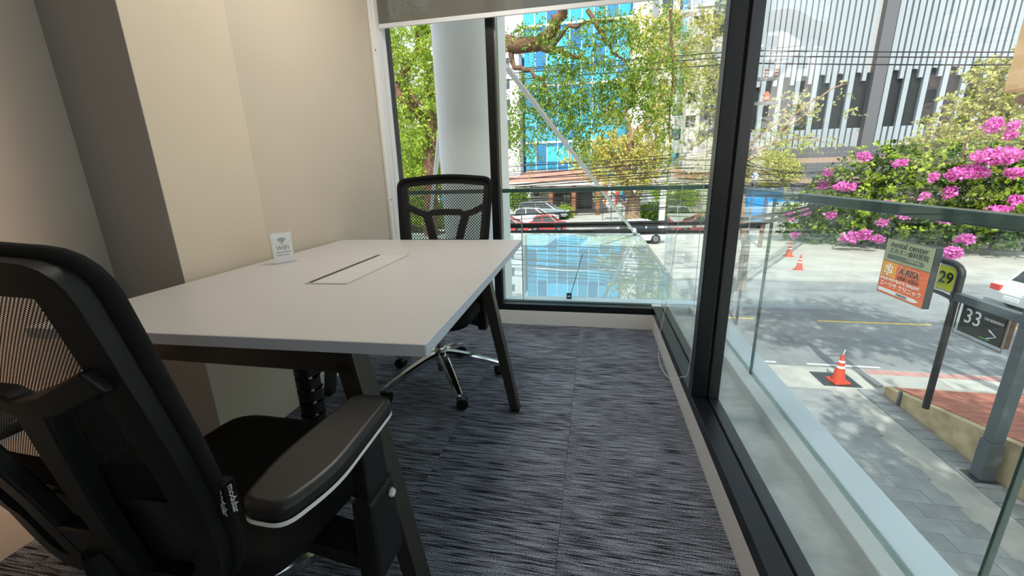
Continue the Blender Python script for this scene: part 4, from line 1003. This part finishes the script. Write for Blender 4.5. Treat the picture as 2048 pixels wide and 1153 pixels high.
# big feathery tree in front of the far window
T0 = Vector((-4.1, 9.6, G))
ta = tree('feathery_tree', 'large feathery green tree hanging over the glass canopy', T0)
def lp(v): return Vector(v)-T0
fork = at(858, 250, 9.4)
branch(ta, [lp(T0), lp(Vector((-3.95, 9.5, -1.5))), lp(at(862, 400, 9.4)), lp(fork)], .20, .15, 1, 'trunk', amp=.06, n=12)
branch(ta, [lp(fork), lp(at(880, 150, 9.0)), lp(at(960, 100, 8.6)), lp(at(1015, 86, 8.4)), lp(at(1075, 88, 8.3)), lp(at(1110, 55, 8.2)), lp(at(1125, 10, 8.0))], .20, .09, 2, amp=.05, n=10)
branch(ta, [lp(at(1075, 88, 8.3)), lp(at(1120, 100, 8.2)), lp(at(1170, 118, 8.1))], .09, .03, 3)
branch(ta, [lp(at(1022, 100, 8.4)), lp(at(1030, 136, 8.3)), lp(at(1062, 140, 8.2)), lp(at(1090, 172, 8.1)), lp(at(1100, 210, 8.1))], .055, .02, 4, amp=.03)
branch(ta, [lp(at(1100, 100, 8.2)), lp(at(1130, 58, 8.1)), lp(at(1165, 46, 8.0)), lp(at(1230, 40, 7.9))], .05, .02, 5, amp=.03)
branch(ta, [lp(at(1175, 20, 7.9)), lp(at(1205, 70, 7.8)), lp(at(1225, 105, 7.8)), lp(at(1260, 130, 7.8))], .04, .015, 6, amp=.02)
branch(ta, [lp(fork), lp(at(830, 215, 9.2)), lp(at(800, 190, 9.0)), lp(at(770, 120, 9.0))], .13, .05, 7)
branch(ta, [lp(at(835, 225, 9.3)), lp(at(800, 160, 9.2)), lp(at(835, 100, 9.1)), lp(at(840, 40, 9.0))], .10, .04, 8)
branch(ta, [lp(fork), lp(at(868, 300, 9.2)), lp(at(862, 230, 9.0)), lp(at(820, 180, 8.9))], .06, .03, 9)
branch(ta, [lp(at(1340, 20, 7.6)), lp(at(1347, 120, 7.6)), lp(at(1338, 260, 7.6)), lp(at(1334, 370, 7.6))], .022, .008, 10, amp=.03)
Bl = [(1050, 60, 45, 22, 8.3), (1120, 70, 40, 35, 8.0), (1200, 45, 40, 35, 7.8), (1255, 60, 45, 40, 7.8), (1200, 95, 35, 40, 7.8), (1290, 120, 40, 45, 7.7), (1235, 150, 50, 35, 7.8),
      (1130, 135, 55, 32, 8.1), (1060, 180, 35, 42, 8.3), (1110, 190, 60, 45, 8.1), (1160, 210, 55, 55, 8.0), (1215, 190, 40, 40, 7.9), (1265, 190, 45, 40, 7.8), (1300, 200, 30, 40, 7.7),
      (1170, 280, 22, 42, 8.0), (1140, 265, 25, 40, 8.0), (1205, 235, 30, 25, 8.0), (1030, 250, 25, 60, 8.3), (1060, 300, 26, 30, 8.3), (1085, 240, 26, 40, 8.2), (1280, 225, 25, 18, 7.8),
      (1342, 60, 18, 40, 7.6), (1350, 130, 22, 40, 7.6), (1338, 200, 16, 45, 7.6), (1334, 270, 11, 45, 7.6), (1332, 335, 9, 35, 7.6), (1325, 25, 25, 25, 7.6)]
foliage(ta, 'leaf_green', px_blobs(Bl), 1500, .30, 12, .060, .026, .55, 21)
Bl2 = [(800, 120, 30, 40, 9.2), (850, 100, 25, 50, 9.0), (815, 190, 35, 40, 9.2), (860, 180, 22, 50, 9.0), (800, 250, 25, 45, 9.3), (850, 260, 30, 40, 9.2), (825, 320, 40, 35, 9.6), (860, 350, 30, 40, 9.6), (800, 370, 30, 40, 9.8), (850, 420, 40, 30, 10), (780, 60, 40, 30, 9.2), (850, 40, 40, 30, 9)]
foliage(ta, 'leaf_fresh', px_blobs(Bl2), 2600, .32, 11, .075, .034, .4, 23)
# sunny yellow tree
T1 = Vector((3.4, 36.5, G))
tb_ = tree('yellow_tree', 'pale yellow leafed tree with a forked brown trunk across the street', T1)
def l1(*q): return at(*q)-T1
branch(tb_, [Vector((0, 0, 0)), l1(1265, 430, 36.5), l1(1268, 400, 36.3)], .75, .55, 30, 'trunk', 'bark_pale', .08, 12)
branch(tb_, [l1(1268, 405, 36.3), l1(1252, 375, 36), l1(1240, 350, 35.8), l1(1230, 310, 35.6)], .45, .15, 31, m_='bark_pale')
branch(tb_, [l1(1266, 408, 36.3), l1(1282, 378, 36), l1(1292, 350, 35.8), l1(1318, 340, 35.5)], .36, .12, 32, m_='bark_pale')
branch(tb_, [l1(1262, 420, 36.3), l1(1240, 400, 35.8), l1(1222, 385, 35.4)], .2, .07, 33, m_='bark_pale')
branch(tb_, [l1(1250, 372, 36), l1(1256, 320, 35.4), l1(1262, 272, 35), l1(1254, 240, 34.8), l1(1248, 214, 34.6)], .30, .13, 34, m_='bark_pale', amp=.06)
branch(tb_, [l1(1262, 272, 35), l1(1290, 248, 34.8), l1(1320, 230, 34.6), l1(1345, 190, 34.5), l1(1350, 110, 34.5)], .20, .07, 35, m_='bark_pale', amp=.06)
Bl = [(1180, 300, 40, 14, 36), (1220, 285, 50, 22, 36), (1280, 290, 45, 22, 35.5), (1160, 325, 40, 10, 36), (1240, 320, 60, 18, 36), (1300, 325, 45, 20, 35.5), (1220, 350, 60, 14, 36), (1280, 355, 50, 14, 35.5), (1195, 388, 16, 10, 35.5), (1215, 395, 14, 8, 35.5),
      (1260, 370, 40, 10, 35.5), (1320, 285, 25, 30, 35), (1310, 230, 25, 35, 35), (1325, 170, 22, 30, 34.5), (1290, 262, 25, 16, 35), (1345, 110, 30, 35, 34.5), (1380, 70, 30, 40, 34.5), (1200, 308, 36, 14, 36), (1235, 225, 30, 25, 35.5), (1265, 165, 30, 35, 35), (1300, 100, 30, 40, 34.5), (1340, 45, 35, 30, 34.5), (1390, 140, 25, 40, 34.5), (1275, 50, 25, 30, 35)]
foliage(tb_, 'leaf_sun', px_blobs(Bl, 1, 1.1), 26, .9, 13, .26, .13, .15, 40)
# loose pale tree behind the mullion
T2 = Vector((6.3, 18.6, G))
tc_ = tree('pale_tree', 'loose pale green tree with thin branches beside the mullion', T2)
def l2(*q): return at(*q)-T2
branch(tc_, [Vector((0, 0, 0)), Vector((0, 0, 2.0)), l2(1478, 340, 18.6), l2(1482, 260, 18.4)], .20, .12, 50, 'trunk', 'bark_pale', .05)
for k, pth in enumerate([[(1480, 330, 18.5), (1530, 300, 18.2), (1570, 262, 18.0), (1605, 235, 17.8), (1640, 205, 17.6)], [(1480, 310, 18.5), (1520, 270, 18.3), (1560, 240, 18), (1580, 200, 18)], [(1500, 300, 18.4), (1560, 285, 18.1), (1620, 275, 17.8), (1650, 285, 17.6)],
                         [(1480, 260, 18.4), (1440, 200, 18.4), (1420, 130, 18.4), (1400, 60, 18.4)], [(1560, 262, 18), (1600, 220, 17.8), (1660, 180, 17.6), (1700, 165, 17.5)], [(1480, 280, 18.4), (1450, 240, 18.6), (1410, 220, 18.8), (1380, 200, 18.8)]]):
    branch(tc_, [l2(*q) for q in pth], .055, .012, 51+k, m_='bark_pale', amp=.05, n=6)
Bl = [(1545, 220, 22, 25, 18.2), (1580, 245, 26, 20, 18), (1610, 205, 25, 22, 17.8), (1640, 225, 22, 20, 17.7), (1550, 280, 35, 25, 18.2), (1600, 290, 30, 16, 17.9), (1640, 282, 30, 12, 17.7), (1530, 320, 30, 25, 18.3), (1690, 175, 18, 14, 17.5), (1700, 225, 14, 10, 17.5),
      (1520, 345, 30, 25, 18.4), (1430, 330, 40, 25, 18.6), (1420, 280, 35, 40, 18.6), (1400, 210, 40, 25, 18.8), (1430, 160, 30, 40, 18.6), (1400, 90, 35, 40, 18.6), (1430, 40, 30, 40, 18.6), (1370, 300, 25, 30, 18.8)]
foliage(tc_, 'leaf_pale', px_blobs(Bl), 105, .45, 10, .13, .065, .1, 60)
# clipped hedges and garden greenery across the street
for k, (x, y, rx, ry, Y, m_, lab) in enumerate(((1375, 408, 45, 30, 47, 'leaf_fresh', 'bright green bush behind the white post'), (1300, 425, 32, 16, 45, 'leaf_green', 'dark green bush left of the white post'), (1345, 385, 40, 14, 52, 'leaf_fresh', 'light green bush high behind the black rail'),
                                                 (1036, 400, 18, 22, 52, 'leaf_green', 'rounded green bush beside the blue gate'), (1130, 424, 7, 7, 50, 'leaf_fresh', 'small round bush beside the silver blue hatchback'), (1400, 340, 40, 28, 40, 'leaf_pale', 'pale bush left of the mullion'),
                                                 (840, 330, 90, 60, 30, 'leaf_fresh', 'wide sunny bush behind the column'), (830, 430, 70, 40, 26, 'leaf_dark', 'dark shrub mass low behind the far chair'), (1540, 340, 45, 30, 30, 'leaf_pale', 'yellowish bush behind the globe lamp'))):
    c = at(x, y, Y); kk = Y/FPX
    bsh = thing('bush', lab, 'bush', (c.x, c.y, G if y > 380 or Y > 38 else G))
    MB().tube([(0, 0, 0), (0, 0, max(.3, c.z-G-.3*ry*kk))], [.14, .06], 7).build('stem', 'bark', bsh, 60)
    foliage(bsh, m_, [(c, (rx*kk, min(rx, 40)*kk*.7, ry*kk))], -int(520+rx*ry*.35), .22+.012*Y, 10, .05+.0035*Y, .03+.0018*Y, .1, 300+k)
# flowering bougainvillea over the wall
T3 = Vector((19.5, 30.2, G))
bo = thing('bougainvillea', 'huge bougainvillea with magenta flowers spilling over the wall', 'shrub', T3)
rows_ = [(1600, 440, 40, 35, 33), (1640, 400, 40, 40, 32.5), (1690, 360, 45, 30, 32), (1660, 460, 45, 25, 31.5), (1720, 420, 60, 45, 31), (1780, 360, 55, 55, 30.5), (1740, 320, 35, 18, 31), (1790, 305, 30, 18, 31), (1790, 440, 60, 40, 30), (1850, 390, 60, 60, 29.5), (1850, 330, 45, 35, 30),
         (1920, 350, 60, 60, 29), (1910, 430, 60, 45, 28.5), (1980, 400, 60, 60, 28), (2040, 360, 60, 70, 27.5), (2040, 440, 60, 50, 27), (1970, 470, 50, 25, 27.5), (1840, 470, 50, 22, 29), (1730, 470, 45, 20, 30.5), (2100, 400, 60, 90, 27), (1600, 470, 35, 16, 33), (1570, 420, 18, 30, 33.5)]
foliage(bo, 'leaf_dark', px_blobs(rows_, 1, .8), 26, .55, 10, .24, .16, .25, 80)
foliage(bo, 'leaf_fresh', px_blobs([(x, y-18, rx*.95, ry*.7, Y-.6) for x, y, rx, ry, Y in rows_], 1, .5), 20, .5, 9, .23, .16, .2, 82, 'foliage_sunlit')  # sunlit tops of the shrub put into a lighter leaf colour
for k, pth in enumerate([[(1700, 480, 31), (1720, 400, 31), (1790, 300, 31)], [(1900, 490, 28.5), (1905, 400, 29), (1940, 260, 29)], [(1600, 480, 33), (1630, 420, 32.5), (1690, 350, 32)]]):
    branch(bo, [Vector((pp.x-T3.x, pp.y-T3.y, 0)) if i == 0 else pp-T3 for i, pp in enumerate([at(*q) for q in pth])], .10, .03, 90+k, 'stem', 'bark')
fl_ = [(1690, 372, 20, 7, 31), (1655, 345, 6, 6, 31), (1728, 312, 9, 7, 30.5), (1800, 325, 10, 4, 29.5), (1645, 370, 8, 6, 31.5), (1580, 432, 9, 7, 32.5), (1610, 425, 7, 5, 32.5), (1700, 475, 16, 9, 29.8), (1730, 470, 10, 8, 29.6), (1765, 445, 8, 5, 29.5), (1755, 478, 9, 6, 29.4),
       (1985, 252, 12, 10, 27.5), (2020, 270, 7, 6, 27), (2025, 250, 7, 5, 27), (1995, 312, 34, 12, 27), (1940, 345, 26, 10, 27.5), (1905, 352, 10, 5, 27.8), (1868, 355, 6, 7, 28.2), (1900, 385, 6, 9, 28), (1850, 392, 5, 5, 28.5), (1770, 408, 10, 5, 29.3), (1810, 430, 9, 5, 29),
       (2030, 345, 14, 6, 26.6), (2035, 400, 12, 6, 26.5), (2000, 418, 15, 4, 26.6), (1890, 440, 10, 5, 27.4), (1905, 505, 15, 10, 26.6), (1930, 478, 12, 7, 26.8), (1660, 430, 8, 5, 30.8), (1590, 470, 8, 5, 32)]
for k, (x, y, rx, ry, Y) in enumerate(fl_):
    Y -= 1.1
    b_ = px_blobs([(x, y, rx, ry, Y)], 1, .8); pts = blob_points(b_, -int(25+rx*ry*.9), 500+k)-np.array(T3)
    o = link('flower_cluster', leaf_mesh('flower_cluster', 'petal', pts, .12, 3, .15, .13, .1, 600+k), bo)
# lighter creeper climbing at the right
T4 = Vector((30, 32, G))
cr_ = thing('creeper', 'pale yellow green creeper climbing above the bougainvillea', 'creeper', T4)
Bl = [(1890, 290, 50, 30, 33), (1930, 240, 45, 35, 33), (1980, 190, 40, 40, 33), (1970, 140, 35, 22, 33), (2020, 240, 40, 45, 32.5), (1850, 285, 35, 22, 33.5), (1860, 240, 18, 12, 33.5), (2040, 160, 30, 50, 32.5), (1960, 290, 50, 30, 32.5), (2060, 300, 50, 50, 32), (1910, 205, 25, 18, 33)]
foliage(cr_, 'leaf_pale', px_blobs(Bl, 1, .5), 60, .55, 11, .23, .14, .15, 700)
for k, pth in enumerate([[(2030, 480, 33), (2000, 300, 33), (1985, 150, 33)], [(1950, 480, 33), (1900, 300, 33.3), (1850, 240, 33.3)]]):
    branch(cr_, [Vector((pp.x-T4.x, pp.y-T4.y, 0)) if i == 0 else pp-T4 for i, pp in enumerate([at(*q) for q in pth])], .10, .03, 95+k, 'stem', 'bark_pale')
# shade trees beside the driveway, out of the picture on the right
for k, (x, y, cx, cy_, cz, r) in enumerate(((7.8, -1.0, 6.2, -.2, 4.4, 2.6), (9.2, 4.0, 6.6, 5.2, 6.6, 2.9), (13.0, 3.2, 11.0, 4.6, 5.0, 2.8), (4.6, -4.5, 3.5, -2.4, 5.2, 2.3))):
    st = tree('street_tree', ('leafy shade tree beside the tiled ramp, out of view', 'tall leafy shade tree behind the grey gate post, out of view', 'leafy shade tree by the street, out of view to the right', 'leafy shade tree at the driveway, out of view behind')[k], Vector((x, y, G)))
    dx, dy, h = cx-x, cy_-y, cz-G
    branch(st, [(0, 0, 0), (dx*.1, dy*.1, h*.5), (dx*.5, dy*.5, h*.8), (dx, dy, h)], .2, .05, 110+k, 'trunk', 'bark', .08)
    foliage(st, 'leaf_green', [(Vector((cx+math.cos(a)*r*.62, cy_+math.sin(a)*r*.62, cz+.5*math.sin(3*a))), (r*.42, r*.42, .8)) for a in [i*2*math.pi/7 for i in range(7)]]+[(Vector((cx, cy_, cz+.6)), (r*.5, r*.5, .8))], 75, .6, 12, .19, .10, .2, 800+k)

# flags and white post across the street
fgp = [(1205, 'flag_red'), (1222, 'flag_white'), (1244, 'flag_blue')]
for k, (x, m_) in enumerate(fgp):
    b_ = at(x, 432, 47); tp2 = at(x, 366, 47); h = tp2.z-G
    t = thing('flag', '%s hanging flag on a pole left of the yellow tree' % ('red', 'white', 'blue')[k], 'flag', (b_.x, 47, G), 0)
    MB().tube([(0, 0, 0), (0, 0, h)], .04, 7).build('pole', 'steel_grey', t, 40)
    z1f = h-.1
    for j, mm2 in enumerate((m_, 'flag_white' if m_ != 'flag_white' else 'flag_red')):
        MB().grid(lambda u, v: (.05+.45*u*(1-.35*v)+.45*j*(1-.35*v)*.9, .10*math.sin(5*u+3*v+k), z1f-2.1*v-.2*u-.2*j), 6, 10).build('cloth', mm2, t, 60)
c = at(1322, 450, 36)
wp = thing('white_post', 'plain white square post right of the yellow tree', 'post', (c.x, 36, G)); hp = at(1322, 372, 36).z-G
bx(-.28, .28, -.28, .28, 0, .3).build('plinth', 'stone_pale', wp); bx(-.22, .22, -.22, .22, .3, hp).build('shaft', 'white_wall', wp, bevel=.02); bx(-.27, .27, -.27, .27, hp, hp+.12).build('cap', 'white_wall', wp)
